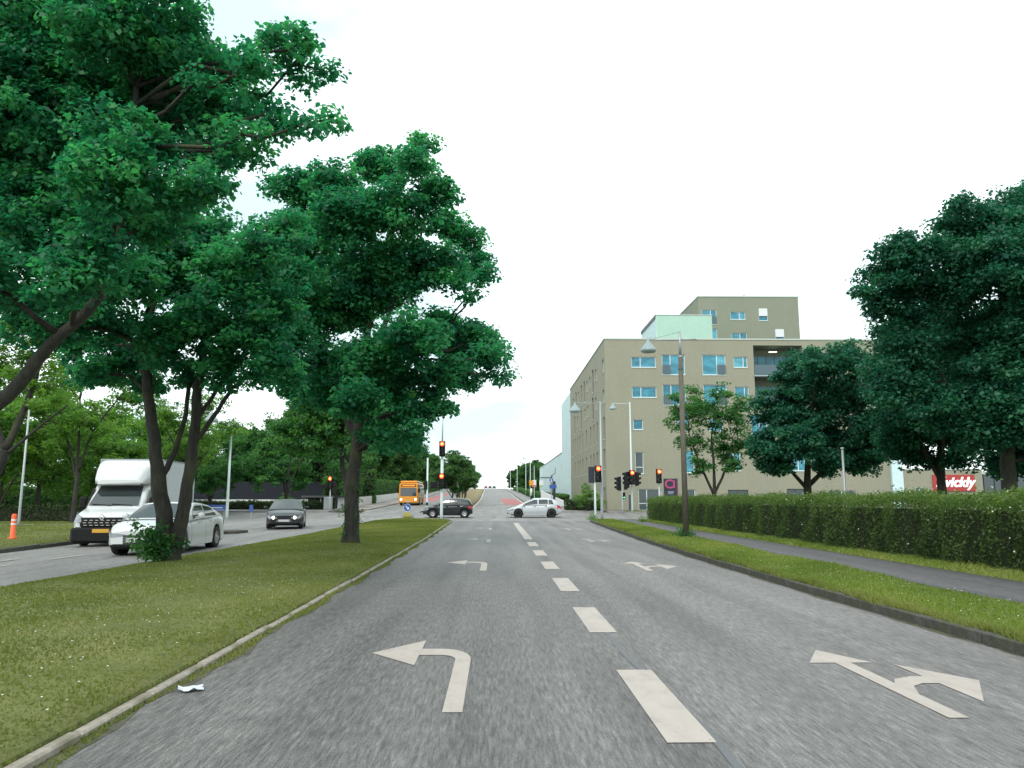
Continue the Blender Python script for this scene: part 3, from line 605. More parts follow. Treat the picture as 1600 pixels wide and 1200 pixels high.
L_LIGHT = leafmat('leaf_light', (.055, .125, .032), (.10, .195, .042), (.165, .26, .055), .5)
L_FAR = leafmat('leaf_far', (.032, .088, .036), (.056, .130, .044), (.095, .180, .052), .42)
L_HEDGE = leafmat('leaf_hedge', (.036, .066, .016), (.068, .112, .026), (.125, .180, .046), .4)
L_BLADE2 = leafmat('grass_blade_fresh', (.12, .17, .035), (.165, .225, .048), (.24, .26, .07), .4, (1.4, 1.6, .7))
L_BLADE = leafmat('grass_blade', (.125, .150, .040), (.165, .190, .052), (.225, .228, .082), .45, (1.4, 1.6, .7))
def leaf_mesh(name, C, D, N, ln, wd, tone, m):
    """C centres, D directions, N normals (n,3); ln, wd lengths; one diamond leaf each, slightly cupped."""
    n = len(C); S = np.cross(D, N); S /= np.linalg.norm(S, axis=1, keepdims=True) + 1e-9
    N2 = np.cross(S, D); ln = ln[:, None]; wd = wd[:, None]
    V = np.empty((n, 4, 3)); V[:, 0] = C - D * ln * .5; V[:, 2] = C + D * ln * .5; V[:, 1] = C + S * wd * .5 + N2 * ln * .12; V[:, 3] = C - S * wd * .5 + N2 * ln * .12
    me = bpy.data.meshes.new(name); me.vertices.add(n * 4); me.vertices.foreach_set('co', V.reshape(-1).astype(np.float32))
    me.loops.add(n * 4); me.loops.foreach_set('vertex_index', np.arange(n * 4, dtype=np.int32))
    me.polygons.add(n); me.polygons.foreach_set('loop_start', np.arange(0, n * 4, 4, dtype=np.int32)); me.polygons.foreach_set('loop_total', np.full(n, 4, dtype=np.int32))
    a = me.attributes.new('tone', 'FLOAT', 'FACE'); a.data.foreach_set('value', tone.astype(np.float32))
    me.materials.append(m); me.update(); return me
def unit(n):
    v = RNG.normal(size=(n, 3)); return v / (np.linalg.norm(v, axis=1, keepdims=True) + 1e-9)
def sprays(cent, per, rad, leaf, flat=.55, tone_c=None):
    """leaves scattered in flattened clumps round the given centres."""
    k = len(cent); C = np.repeat(cent, per, 0); n = len(C)
    d = unit(n) * (RNG.random(n) ** .45)[:, None]; rr = np.repeat(rad, per)[:, None]
    d[:, 2] *= flat; C = C + d * rr
    tilt = unit(n); N = tilt * .75 + np.array([0, 0, .8]) + d * .5; N /= np.linalg.norm(N, axis=1, keepdims=True)
    D = unit(n) + d * .8 + np.array([0, 0, -.25]); D -= N * (D * N).sum(1, keepdims=True); D /= np.linalg.norm(D, axis=1, keepdims=True) + 1e-9
    ln = leaf * (.45 + 1.0 * RNG.random(n)); tc_ = RNG.random(k) if tone_c is None else tone_c
    tone = np.clip(np.repeat(tc_, per) * .65 + RNG.random(n) * .4, 0, 1)
    return C, D, N, ln, ln * (.62 + .25 * RNG.random(n)), tone
def blob_points(blobs, dens, shell=.5):
    P = []; Bi = []
    for i, (x, y, z, r) in enumerate(blobs):
        k = max(3, int(dens * r ** 2.2)); u = unit(k); rad = (RNG.random(k) ** shell) * r
        p = u * rad[:, None]; p[:, 2] *= .85; P.append(p + np.array([x, y, z])); Bi += [i] * k
    return np.concatenate(P), np.array(Bi)
def wiggle(a, b, n, amp, sag=0):
    a, b = Vector(a), Vector(b); L = (b - a).length; pts = [a]
    for i in range(1, n):
        t = i / n; j = Vector((random.gauss(0, 1), random.gauss(0, 1), random.gauss(0, .6))) * amp * L * math.sin(math.pi * t)
        pts.append(a.lerp(b, t) + j + Vector((0, 0, sag * L * math.sin(math.pi * t))))
    return pts + [b]
def tree(name, label, loc, blobs, stems, leafm, dens=26, per=70, crad=.34, leaf=.11, group='', twigs=.5, flat=.55, cat='tree', rz=0):
    root = thing(name, label, cat, loc, rz, group or None)
    b = MB(); nodes = []
    for pts, r0, r1 in stems:
        pts = [Vector(p) for p in pts]; fine = []
        for i in range(len(pts) - 1):
            for k in range(4):
                t = k / 4; p0, p1, p2, p3 = pts[max(i - 1, 0)], pts[i], pts[i + 1], pts[min(i + 2, len(pts) - 1)]
                fine.append(.5 * ((2 * p1) + (p2 - p0) * t + (2 * p0 - 5 * p1 + 4 * p2 - p3) * t * t + (3 * p1 - p0 - 3 * p2 + p3) * t ** 3) + Vector((random.gauss(0, .012), random.gauss(0, .012), 0)))
        fine.append(pts[-1]); m = len(fine) - 1
        rs = [(r0 + (r1 - r0) * (i / m)) * (1 + (.35 * max(0, 1 - i / m * 9) if fine[i].z < .6 else 0)) * random.uniform(.95, 1.05) for i in range(m + 1)]
        b.tube(fine, rs, 12)
        for i, p in enumerate(fine): nodes.append((p, rs[i]))
    high = [q for q in nodes if q[0].z > .2 * max(n[0].z for n in nodes)] or nodes
    pts, bi = blob_points(blobs, dens)
    hubs = []; extra = []
    for (x, y, z, r) in blobs:
        c = Vector((x, y, z)); q = min(high, key=lambda q: (q[0] - c).length + max(0, q[0].z - c.z + .3) * 1.5)
        L = (c - q[0]).length; r0 = min(q[1] * .6, .018 + .017 * L)
        w = wiggle(q[0], c, 6, .06, .05); rr = [r0 * (1 - .75 * i / 6) + .008 for i in range(7)]
        b.tube(w, rr, 6); extra += [w[3 + q] + Vector((random.gauss(0, .12), random.gauss(0, .12), random.gauss(0, .1))) for q in (0, 1, 1, 2)]; hubs.append([(w[3], rr[3]), (w[4], rr[4]), (w[5], rr[5]), (w[6], rr[6])])
    for p, i in zip(pts, bi):
        if random.random() < twigs:
            h = min(random.sample(hubs[i], 3), key=lambda q: (q[0] - Vector(p)).length); w = wiggle(h[0], p, 3, .04, .03); b.tube(w, [h[1] * .6, h[1] * .45, .008, .005], 4, cap=False)
    b.build('trunk', M_BARK, root); pts = np.concatenate([pts, np.array([tuple(q) for q in extra])])
    o = link('crown', leaf_mesh('crown', *sprays(pts, per, crad * (.7 + .6 * RNG.random(len(pts))), leaf, flat), leafm), root)
    return root
CROWN_A = [(-0.58, 0.32, 7.81, 1.36), (0.6, 0.63, 8.55, 1.12), (0.66, 0.77, 7.02, 1.23), (-0.48, 1.15, 6.12, 1.27), (0.99, 0.62, 5.41, 0.94), (1.42, 1.1, 7.74, 1.07), (3.04, -1.22, 5.34, 0.7), (2.94, -0.09, 8.01, 0.7), (2.64, 1.15, 7.45, 0.78), (3.19, 0.39, 8.42, 0.46), (3.36, 1.04, 8.18, 0.41), (4.58, -1.01, 7.02, 0.24), (4.71, -0.08, 7.93, 0.3), (5.24, -0.66, 7.67, 0.22), (5.29, 0.11, 7.65, 0.21), (4.89, 0.19, 7.64, 0.22), (5.45, -1.27, 6.1, 0.16), (5.61, -0.74, 6.42, 0.12), (4.83, -0.57, 6.38, 0.22), (3.79, 1.08, 7.54, 0.37), (3.45, 0.69, 7.11, 0.47), (4.68, -0.89, 5.99, 0.24), (3.55, 0.77, 6.57, 0.38), (3.9, -0.94, 5.29, 0.48), (2.76, 0.31, 5.4, 0.64), (2.82, -0.97, 4.4, 0.48), (2.46, -1.3, 4.05, 0.47), (0.48, 0.97, 4.51, 0.48), (0.9, -0.76, 4.29, 0.66), (2.92, -0.74, 6.0, 0.66), (1.16, 1.25, 6.18, 0.79), (2.29, 0.97, 7.9, 0.67), (2.25, -0.55, 7.9, 0.67), (-0.79, 1.2, 7.78, 1.28), (-0.58, 0.1, 9.24, 1.52), (1.08, 0.46, 9.87, 1.11), (3.27, -0.77, 8.64, 0.49), (-1.48, 1.15, 6.11, 1.17), (0.66, 0.5, 7.72, 0.83), (1.24, 1.21, 4.32, 0.34)]  # base (-7.9, 10.6, 0.14)
CROWN_1 = [(-1.77, 1.26, 4.64, 0.84), (-1.6, -0.64, 5.14, 0.69), (-0.16, -0.44, 4.9, 0.9), (1.04, -1.07, 5.05, 0.87), (1.88, -1.13, 4.76, 0.73), (2.39, -1.39, 4.1, 0.52), (1.21, -0.64, 4.09, 0.58), (0.15, 0.33, 4.1, 0.46), (-0.79, -1.59, 5.86, 0.9), (-0.4, 0.57, 6.67, 1.18), (1.33, -0.52, 6.34, 0.97), (2.3, -0.61, 7.2, 0.62), (0.13, 1.02, 7.61, 0.91), (-0.94, -0.06, 7.68, 0.99), (2.1, -0.59, 5.45, 0.83), (2.51, -0.06, 3.98, 0.37), (-2.19, 0.65, 4.22, 0.52), (-2.37, -1.42, 4.95, 0.78), (-3.31, 1.52, 5.0, 0.62), (2.06, -1.53, 6.45, 0.52), (-1.06, 0.8, 3.95, 0.37)]  # base (-7.1, 17.1, 0.16)
CROWN_2 = [(1.73, 1.52, 13.16, 0.41), (1.84, -2.12, 10.81, 0.56), (0.18, 1.27, 12.19, 0.77), (-0.76, -0.59, 10.87, 0.78), (-2.18, 0.35, 11.04, 0.82), (2.59, -2.16, 9.93, 0.52), (1.4, -1.99, 9.51, 0.96), (0.02, -1.4, 9.34, 1.17), (-2.13, 2.0, 9.93, 1.35), (-2.16, -1.34, 7.71, 0.99), (2.76, 1.13, 10.2, 0.56), (3.37, 1.89, 9.92, 0.5), (3.59, 1.94, 9.16, 0.5), (2.6, -0.68, 8.13, 0.84), (1.45, -0.64, 8.13, 1.21), (-0.01, 0.11, 7.74, 1.44), (-1.43, 1.21, 7.4, 1.41), (-1.79, -1.72, 5.92, 0.98), (2.49, 1.09, 6.97, 0.6), (3.52, 1.31, 6.5, 0.65), (4.24, 1.58, 6.14, 0.49), (4.42, -2.04, 4.7, 0.21), (3.08, 1.96, 5.88, 0.83), (2.0, -1.8, 5.73, 0.97), (0.76, -0.7, 5.38, 1.11), (-0.8, 0.49, 5.4, 1.08), (-2.32, 1.84, 5.21, 0.87), (2.28, -0.7, 4.72, 0.67), (3.3, 1.87, 5.12, 0.41), (1.24, 0.2, 3.97, 0.66), (2.3, -0.83, 3.86, 0.52), (2.85, -0.81, 3.9, 0.26), (1.11, -1.42, 3.15, 0.4), (0.44, -1.86, 4.09, 0.7), (1.84, -1.54, 3.2, 0.39), (-1.24, 0.83, 4.44, 0.7), (1.74, 2.19, 3.05, 0.25), (3.87, -1.49, 7.7, 0.32), (3.98, -1.99, 5.25, 0.49)]  # base (-4.27, 23.0, 0.16)
CROWN_R1 = [(-1.36, 1.46, 5.83, 0.9), (-0.66, 0.1, 6.03, 0.94), (-2.08, -0.28, 6.65, 0.43), (0.09, -0.79, 5.59, 1.08), (-1.01, 0.28, 4.35, 0.94), (0.88, 0.98, 4.06, 1.13), (1.57, -0.13, 4.32, 0.93), (-0.68, -0.23, 3.09, 0.73), (0.48, -1.33, 3.01, 0.58), (-0.49, 1.25, 7.14, 0.52), (0.13, -1.4, 6.78, 0.58), (1.35, -0.02, 6.02, 0.93)]  # base (11.26, 40, 0.1)
CROWN_R2 = [(0.09, 1.22, 6.97, 1.3), (0.63, -1.33, 7.49, 1.21), (2.86, 0.83, 8.04, 1.11), (-0.78, 1.62, 5.75, 1.25), (0.33, 0.47, 5.31, 1.58), (2.84, 1.04, 6.32, 1.6), (3.21, -1.42, 6.59, 1.15), (-2.14, -0.24, 4.02, 0.89), (-1.05, -1.26, 3.65, 1.22), (1.84, 1.24, 4.13, 1.49), (2.78, -0.74, 4.29, 1.23), (-1.57, -0.17, 2.98, 0.6), (1.69, 1.8, 2.97, 0.69), (3.04, 1.27, 3.05, 0.68), (1.01, 1.71, 8.35, 0.82), (4.55, -0.17, 7.86, 1.07)]  # base (14.56, 36, 0.1)
CROWN_R3 = [(-4.49, -0.05, 8.3, 0.33), (-3.53, 1.01, 9.22, 0.43), (-3.2, -0.09, 9.75, 0.71), (-2.8, -0.92, 9.48, 0.84), (-1.12, -0.42, 10.55, 0.86), (-1.9, -1.56, 10.74, 0.39), (0.12, -0.54, 10.63, 0.86), (2.84, 2.15, 12.54, 0.45), (3.89, 2.02, 12.25, 1.35), (-3.67, 0.56, 7.9, 0.55), (-2.81, -0.0, 8.43, 1.15), (-1.46, -0.71, 8.68, 1.38), (-0.49, -1.81, 8.57, 1.51), (2.2, -1.0, 8.83, 1.8), (0.04, 1.24, 7.16, 1.53), (2.14, 1.62, 7.26, 1.77), (2.65, -0.61, 6.34, 2.03), (0.34, 1.26, 5.34, 1.2), (2.08, 1.21, 4.88, 1.53), (3.54, 0.86, 4.18, 1.72), (1.99, 0.72, 3.07, 1.07)]  # base (16.77, 25, 0.1)
CROWN_R4 = [(0.17, 0.93, 8.2, 1.42), (-1.92, -0.49, 7.87, 0.61), (-1.13, 0.74, 6.54, 1.23), (-0.47, -0.79, 5.78, 1.41), (-1.19, -0.05, 4.35, 1.2), (0.93, 0.97, 4.2, 1.24), (-0.39, 0.69, 2.93, 0.66), (0.32, -0.74, 2.93, 0.59), (-0.96, 1.6, 3.45, 0.79), (2.0, 0.54, 4.42, 0.64)]  # base (17.49, 30, 0.1)

tree('maple_tree', 'large dark maple overhanging the top left corner with a leaning limb', (-7.9, 10.6, .14), CROWN_A,
     [([(0, 0, -.2), (.05, .1, 1.2), (.5, 0, 2.1), (1.15, 0, 2.7), (1.7, -.05, 3.4), (2.35, -.1, 4.1), (2.6, 0, 5.6), (2.5, .2, 7.4)], .135, .04),
      ([(.05, .1, 1.2), (-.2, .3, 3), (-.3, .3, 5), (.2, .3, 8)], .24, .07), ([(.0, .3, 3.4), (.7, .5, 5), (1.3, .8, 6.8)], .13, .05)], L_NEAR, 120, 66, .27, .088, flat=.62)
t1 = tree('maple_tree', 'forked maple with two dark stems and leafy shoots round its foot on the median', (-7.1, 17.1, .14), CROWN_1,
     [([(-.05, 0, -.2), (-.1, 0, .8), (-.28, 0, 1.6), (-.45, 0, 2.6), (-.72, 0, 4.1), (-.8, .1, 6.2)], .21, .08),
      ([(.1, -.05, -.2), (.2, 0, .6), (.34, 0, 1.6), (.42, 0, 3.0), (.45, 0, 4.2), (.7, .2, 6.2)], .17, .07),
      ([(-.3, 0, 1.7), (-.02, .1, 2.35), (.12, .15, 3.2), (.2, .2, 4.4)], .07, .04), ([(.4, 0, 2.5), (.85, -.1, 3.1), (1.3, -.2, 3.75), (2.0, -.3, 4.2)], .06, .03), ([(.4, 0, 3.0), (.8, .1, 3.7), (1.1, .1, 4.2)], .055, .03)], L_NEAR, 85, 70, .32, .105)
sb = sprays(np.array([(random.gauss(-.12, .22), random.gauss(-.25, .18), .1 + abs(random.gauss(.25, .2))) for _ in range(60)]), 46, np.full(60, .16), .075, 1.0)
tag(link('basal_shoots', leaf_mesh('basal_shoots', *sb, L_MID), t1), kind='stuff')
t2 = tree('maple_tree', 'tall full maple with a single thick trunk in the middle of the median', (-4.27, 23.0, .14), CROWN_2,
     [([(0, 0, -.2), (.02, 0, .8), (.03, 0, 2.0), (.12, 0, 3.0), (.22, 0, 4.6), (.3, .1, 6.5), (.8, .2, 9), (1.3, .3, 11.6)], .25, .06),
      ([(.12, 0, 3.1), (.7, .1, 4.2), (1.6, .2, 5.4), (2.8, .4, 6.6)], .11, .04), ([(.1, 0, 3.0), (-.5, .2, 4.3), (-1.2, .3, 6), (-1.8, .3, 8.5)], .12, .05), ([(.25, 0, 5), (1.1, -.5, 7), (2.0, -1, 9)], .1, .04), ([(.2, 0, 4.4), (.1, .9, 6.5), (-.4, 1.2, 9.5)], .1, .04)], L_NEAR, 60, 84, .40, .13, flat=.65)
sb = sprays(np.array([(random.choice((-.24, .26)) + random.gauss(0, .05), -.2 + random.gauss(0, .05), random.uniform(.2, 2.2)) for _ in range(26)]), 14, np.full(26, .1), .06, 1.0)
tag(link('trunk_shoots', leaf_mesh('trunk_shoots', *sb, L_MID), t2), kind='stuff')
tree('maple_tree', 'slim maple with a thin trunk showing behind the left edge of the thick trunk', (-7.45, 40.0, .1), [(0, 0, 6.5, 2.2), (-2.2, .3, 6.2, 1.6), (-3.2, 0, 4.8, 1.3), (-1.4, -.4, 4.6, 1.5), (1.8, .2, 6.8, 1.7), (.3, .3, 8.4, 1.6), (1.5, -.2, 5, 1.2), (-2.6, .2, 7.6, 1.3)],
     [([(0, 0, -.2), (-.3, 0, 2), (-.55, .1, 3.4), (-.5, 0, 6.5), (0, 0, 8)], .17, .06), ([(.05, 0, 3), (-1, 0, 4.4), (-2.4, 0, 5.8)], .1, .04)], L_MID, 26, 80, .5, .16)
tree('street_tree', 'small loose crowned tree behind the hedge beside the brown lamp post', (11.26, 40, .1), CROWN_R1,
     [([(0, 0, -.1), (0, 0, 1.2), (.05, 0, 2.2), (0, 0, 4.5)], .15, .05), ([(0, 0, 1.6), (-.6, 0, 3), (-1.2, 0, 4.8)], .08, .03), ([(0, 0, 1.5), (.6, 0, 2.8), (1.1, 0, 4.2)], .08, .03)], L_MID, 30, 52, .36, .12)
tree('street_tree', 'bushy green tree behind the hedge covering the balconies of the flats', (14.56, 36, .1), CROWN_R2 + [(2.6, -.4, 3.2, .9), (3.6, 0, 3.8, .9), (-1.5, 0, 3.2, .8), (4.4, .4, 5.2, 1.1), (.9, -.9, 3.1, .7)],
     [([(0, 0, -.1), (0, 0, 1.6), (.1, 0, 3.2), (.6, 0, 6.5)], .24, .07), ([(0, 0, 1.8), (-1, 0, 3), (-1.6, 0, 4)], .1, .04), ([(.1, 0, 2), (1.4, 0, 3.4), (2.6, 0, 5.6)], .12, .05)], L_RIGHT, 30, 100, .5, .15)
tree('street_tree', 'very large dark tree filling the right edge behind the hedge', (16.77, 25, .1), CROWN_R3 + [(-2.2, -.3, 4.2, .8), (-3.1, .6, 5.2, .9), (-2.4, .8, 6.6, 1.2), (1.2, .8, 4.0, 1.2), (-.8, -.6, 4.4, 1.1), (2.6, .2, 10.2, 1.4), (1.4, .6, 11.4, .8), (-1.0, -.4, 3.3, .7), (.5, .9, 2.6, .6), (-.6, -.9, 4.1, 1.2), (.7, -1.1, 3.9, 1.0), (1.7, -1.0, 2.9, .8), (-.4, -1.0, 5.6, 1.2), (.1, -1.3, 6.6, 1.2), (1.2, 1.4, 2.6, .7)],
     [([(0, 0, -.1), (0, 0, 2), (.1, 0, 4), (.3, 0, 7), (.5, 0, 10)], .29, .08), ([(0, 0, 3), (-1.4, .6, 5.2), (-2.6, .6, 8)], .09, .03), ([(.1, 0, 3), (1.8, 0, 5.5), (3, 0, 8.5)], .16, .06)], L_RIGHT, 42, 100, .5, .13, flat=.6)
tree('street_tree', 'dark tree with a low hanging crown in front of the red shop sign', (17.49, 30, .1), CROWN_R4 + [(-1.6, .2, 5.4, .8), (.8, .3, 5.2, 1.2), (-1.9, 0, 3.6, .5), (.4, 0, 7, 1.3)],
     [([(0, 0, -.1), (-.05, 0, 2), (.1, 0, 4), (0, 0, 7)], .2, .07), ([(0, 0, 2), (-1, 0, 4), (-1.4, 0, 6)], .1, .04)], L_RIGHT, 40, 100, .5, .14, flat=.6)
# background trees: a few kinds, then copies
def crown_blobs(n, rx, rz, z0, layered=False):
    out = []
    for i in range(n):
        u = unit(1)[0] * random.random() ** .4; out.append((u[0] * rx, u[1] * rx, z0 + rz + u[2] * rz, rx * random.uniform(.22, .42)))
    return out
def proto(label, leafm, h, rx, z0, n=16, dens=9, per=60, crad=.5, leaf=.2, loc=(0, 0, 0), group='trees beyond the left carriageway', twigs=.4, tr=.16, name='roadside_tree'):
    bl_ = crown_blobs(n, rx, (h - z0) / 2, z0); lean = random.uniform(-.6, .6)
    return tree(name, label, loc, bl_, [([(0, 0, -.3), (.05, 0, z0 * .6), (lean * .3, .1, z0 + .4), (lean, .1, h * .7)], tr, .05), ([(0.02, 0, z0 * .6), (-.9, .2, z0 + 1), (-rx * .6, .2, h * .62)], tr * .55, .04), ([(.1, 0, z0 * .75), (.9, -.2, z0 + 1.4), (rx * .55, -.1, h * .7)], tr * .5, .04)], leafm, dens, per, crad, leaf, group, twigs)
G1 = 'trees beyond the left carriageway'
lean_ = [(-.3, 0, 6.4, 1.6), (-1.6, .2, 5.6, 1.3), (1.2, .2, 7.2, 1.6), (.6, -.2, 8.6, 1.5), (-1.2, 0, 8.2, 1.4), (2.2, .3, 6.0, 1.2), (-2.8, 0, 4.6, 1.1), (-2.2, .1, 3.2, .9), (2.5, 0, 8.2, 1.1)]
tree('roadside_tree', 'leaning brown trunked tree standing just behind the orange marker post', (-20.6, 31.5, .05), lean_,
     [([(-.3, 0, -.2), (0, 0, 1.2), (.55, 0, 2.8), (.75, 0, 3.4)], .29, .2), ([(.75, 0, 3.4), (1.2, 0, 4.6), (1.7, 0, 6.4), (1.9, 0, 8)], .17, .06), ([(.75, 0, 3.3), (.3, 0, 4.4), (0, 0, 6), (-.6, 0, 7.6)], .14, .05), ([(.8, 0, 3.2), (2.0, 0, 4.3), (3.1, 0, 5.2)], .07, .03)], L_LIGHT, 13, 56, .42, .14, group=G1)
pA = proto('light green airy tree with a forked trunk behind the white box van', L_LIGHT, 10.8, 4.0, 4.2, 17, 5.2, 54, .55, .18, (-25.8, 48, 0))
pB = proto('mid green roadside tree behind the far lamp post left of the oncoming black car', L_MID, 8.2, 3.6, 2.2, 16, 9, 66, .5, .18, (-25.6, 70, -.2))
pC = proto('dense dark green tree in the belt behind the orange bus', L_FAR, 13.5, 5.2, 1.2, 30, 7.5, 95, .8, .28, (-23.5, 113, .3), 'dark tree belt behind the bus', .15, .25)
pD = proto('small round headed tree planted in the far median, nearest of its row', L_FAR, 6.6, 2.3, 1.5, 22, 22, 64, .42, .17, (-5.5, 96, gz(96) + .1), 'young trees along the far median', .3, .09, 'median_tree')
pE = proto('broad light green tree low behind the white box van', L_LIGHT, 7.0, 4.6, 1.0, 18, 7, 66, .6, .2, (-33, 52, 0))
def cp(p, x, y, s, rz, label, group=None, zo=0): return dup(p, (x, y, gz(y) + zo), rz, label, group, (s, s, s * random.uniform(.94, 1.08)))
for a in ((pA, -31.5, 54, 1.0, 2.1, 'light green airy tree between the leaning trunk and the van', G1), (pA, -22.5, 57, .86, 4.0, 'light green tree seen between the forked maple and the van roof', G1),
          (pA, -38, 47, 1.0, .8, 'light green airy tree at the far left edge behind the leaning trunk', G1), (pE, -27, 61, 1.15, 1.2, 'broad bushy tree right behind the roof of the box van', G1),
          (pE, -42, 60, 1.2, 3.2, 'broad bushy tree at the left edge behind the low hedge', G1), (pB, -30.5, 73, 1.05, 1.0, 'mid green tree behind the white sedan, left of the pale lamp post', G1),
          (pB, -20.2, 75, 1.12, 2.6, 'mid green tree with spreading boughs above the oncoming black car', G1), (pB, -36, 84, 1.2, 5.0, 'mid green tree over the bungalow roof behind the white sedan', G1),
          (pB, -17.3, 84, 1.12, .3, 'mid green tree above the small flat roofed shelter', G1), (pA, -50, 66, 1.2, 5, 'airy light tree at the far left edge, deep in the lawn', G1),
          (pE, -52, 78, 1.4, 5, 'broad tree closing the view behind the lawn at the left edge', G1), (pE, -36, 66, 1.3, 2.2, 'broad bushy tree behind the left lamp post and the orange marker', G1),
          (pB, -45, 92, 1.5, 2, 'tall mid green tree behind the bungalow, left end', G1), (pB, -27, 104, 1.5, 3, 'tall mid green tree behind the bungalow, right end', G1), (pC, -40, 118, .9, 1, 'dark dense tree far behind the bungalow', G1), (pB, -31, 106, 1.3, 4, 'mid green tree over the middle of the bungalow roof', G1), (pB, -22.5, 98, 1.15, 1.7, 'mid green tree between the bungalow and the belt', G1), (pB, -37, 104, 1.3, .7, 'mid green tree over the left half of the bungalow roof', G1)):
    cp(*a, zo=-.3)
belt = [(-30, 122, 1.3), (-21.5, 99, .85), (-26, 133, 1.25), (-33, 146, 1.4), (-25.4, 154, 1.2), (-25, 174, 1.15), (-24.6, 192, 1.12), (-24.6, 210, 1.1), (-25, 230, 1.1), (-25.5, 252, 1.08), (-26, 277, 1.05), (-26, 303, 1.05), (-26, 335, 1.0), (-26, 370, .9), (-26.5, 405, .85)]
names = ['second', 'third', 'fourth', 'fifth', 'sixth', 'seventh', 'eighth', 'ninth', 'tenth', 'eleventh', 'twelfth', 'thirteenth', 'fourteenth', 'fifteenth', 'sixteenth']
for i, (x, y, s) in enumerate(sorted(belt, key=lambda q: q[1])):
    cp(pC, x, y, s, i * 1.3, f'dense dark tree of the belt behind the bus, {names[i]} towards the crest', 'dark tree belt behind the bus', 0)
for i, (x, y, s) in enumerate([(-5.5, 107, 1.02), (-5.6, 119, .98), (-5.8, 132, 1.05), (-6.0, 146, 1.0), (-6.5, 161, 1.1), (-7.0, 178, 1.05), (-7.7, 197, 1.1), (-8.6, 218, 1.1), (-9.6, 242, 1.15), (-10.8, 270, 1.15), (-12, 305, 1.2), (-11.5, 345, 1.2)]):
    cp(pD, x, y, s, i * 2.1, f'small round headed tree in the far median, {names[i]} towards the crest', 'young trees along the far median', .1)
for i, (x, y, s, w) in enumerate([(13, 240, .62, 'closest, against the hall wall'), (12.5, 305, .8, 'second row, centre'), (11.5, 262, .72, 'just left of the white hall corner'), (14, 290, .8, 'second behind the white hall corner'), (10.8, 325, .82, 'in the middle of the clump'), (9.5, 365, .72, 'towards the crest'), (7.8, 405, .6, 'lowest, at the crest'), (17, 330, .95, 'tallest, at the back of the clump')]):
    cp(pC, x, y, s, i * 1.9 + .5, f'dense dark tree right of the far road, {w}', 'tree clump right of the far road', 0)
# corner bush
sb_r = thing('corner_bush', 'loose light green bush on the far corner against the long side of the flats', 'bush', (8.6, 73.0, gz(73) + .1))
bp, _ = blob_points([(0, 0, 1.3, 1.0), (.9, .2, 1.0, .8), (-.8, 0, 1.0, .8), (-.2, .1, 2.1, .7), (1.3, 0, .6, .6)], 26)
bm = MB()
for p in bp[::3]: bm.tube(wiggle((0, 0, 0), p, 3, .05), [.03, .02, .012, .006], 4, cap=False)
bm.build('stems', M_BARK, sb_r); link('foliage', leaf_mesh('foliage', *sprays(bp, 40, np.full(len(bp), .3), .13), L_LIGHT), sb_r)
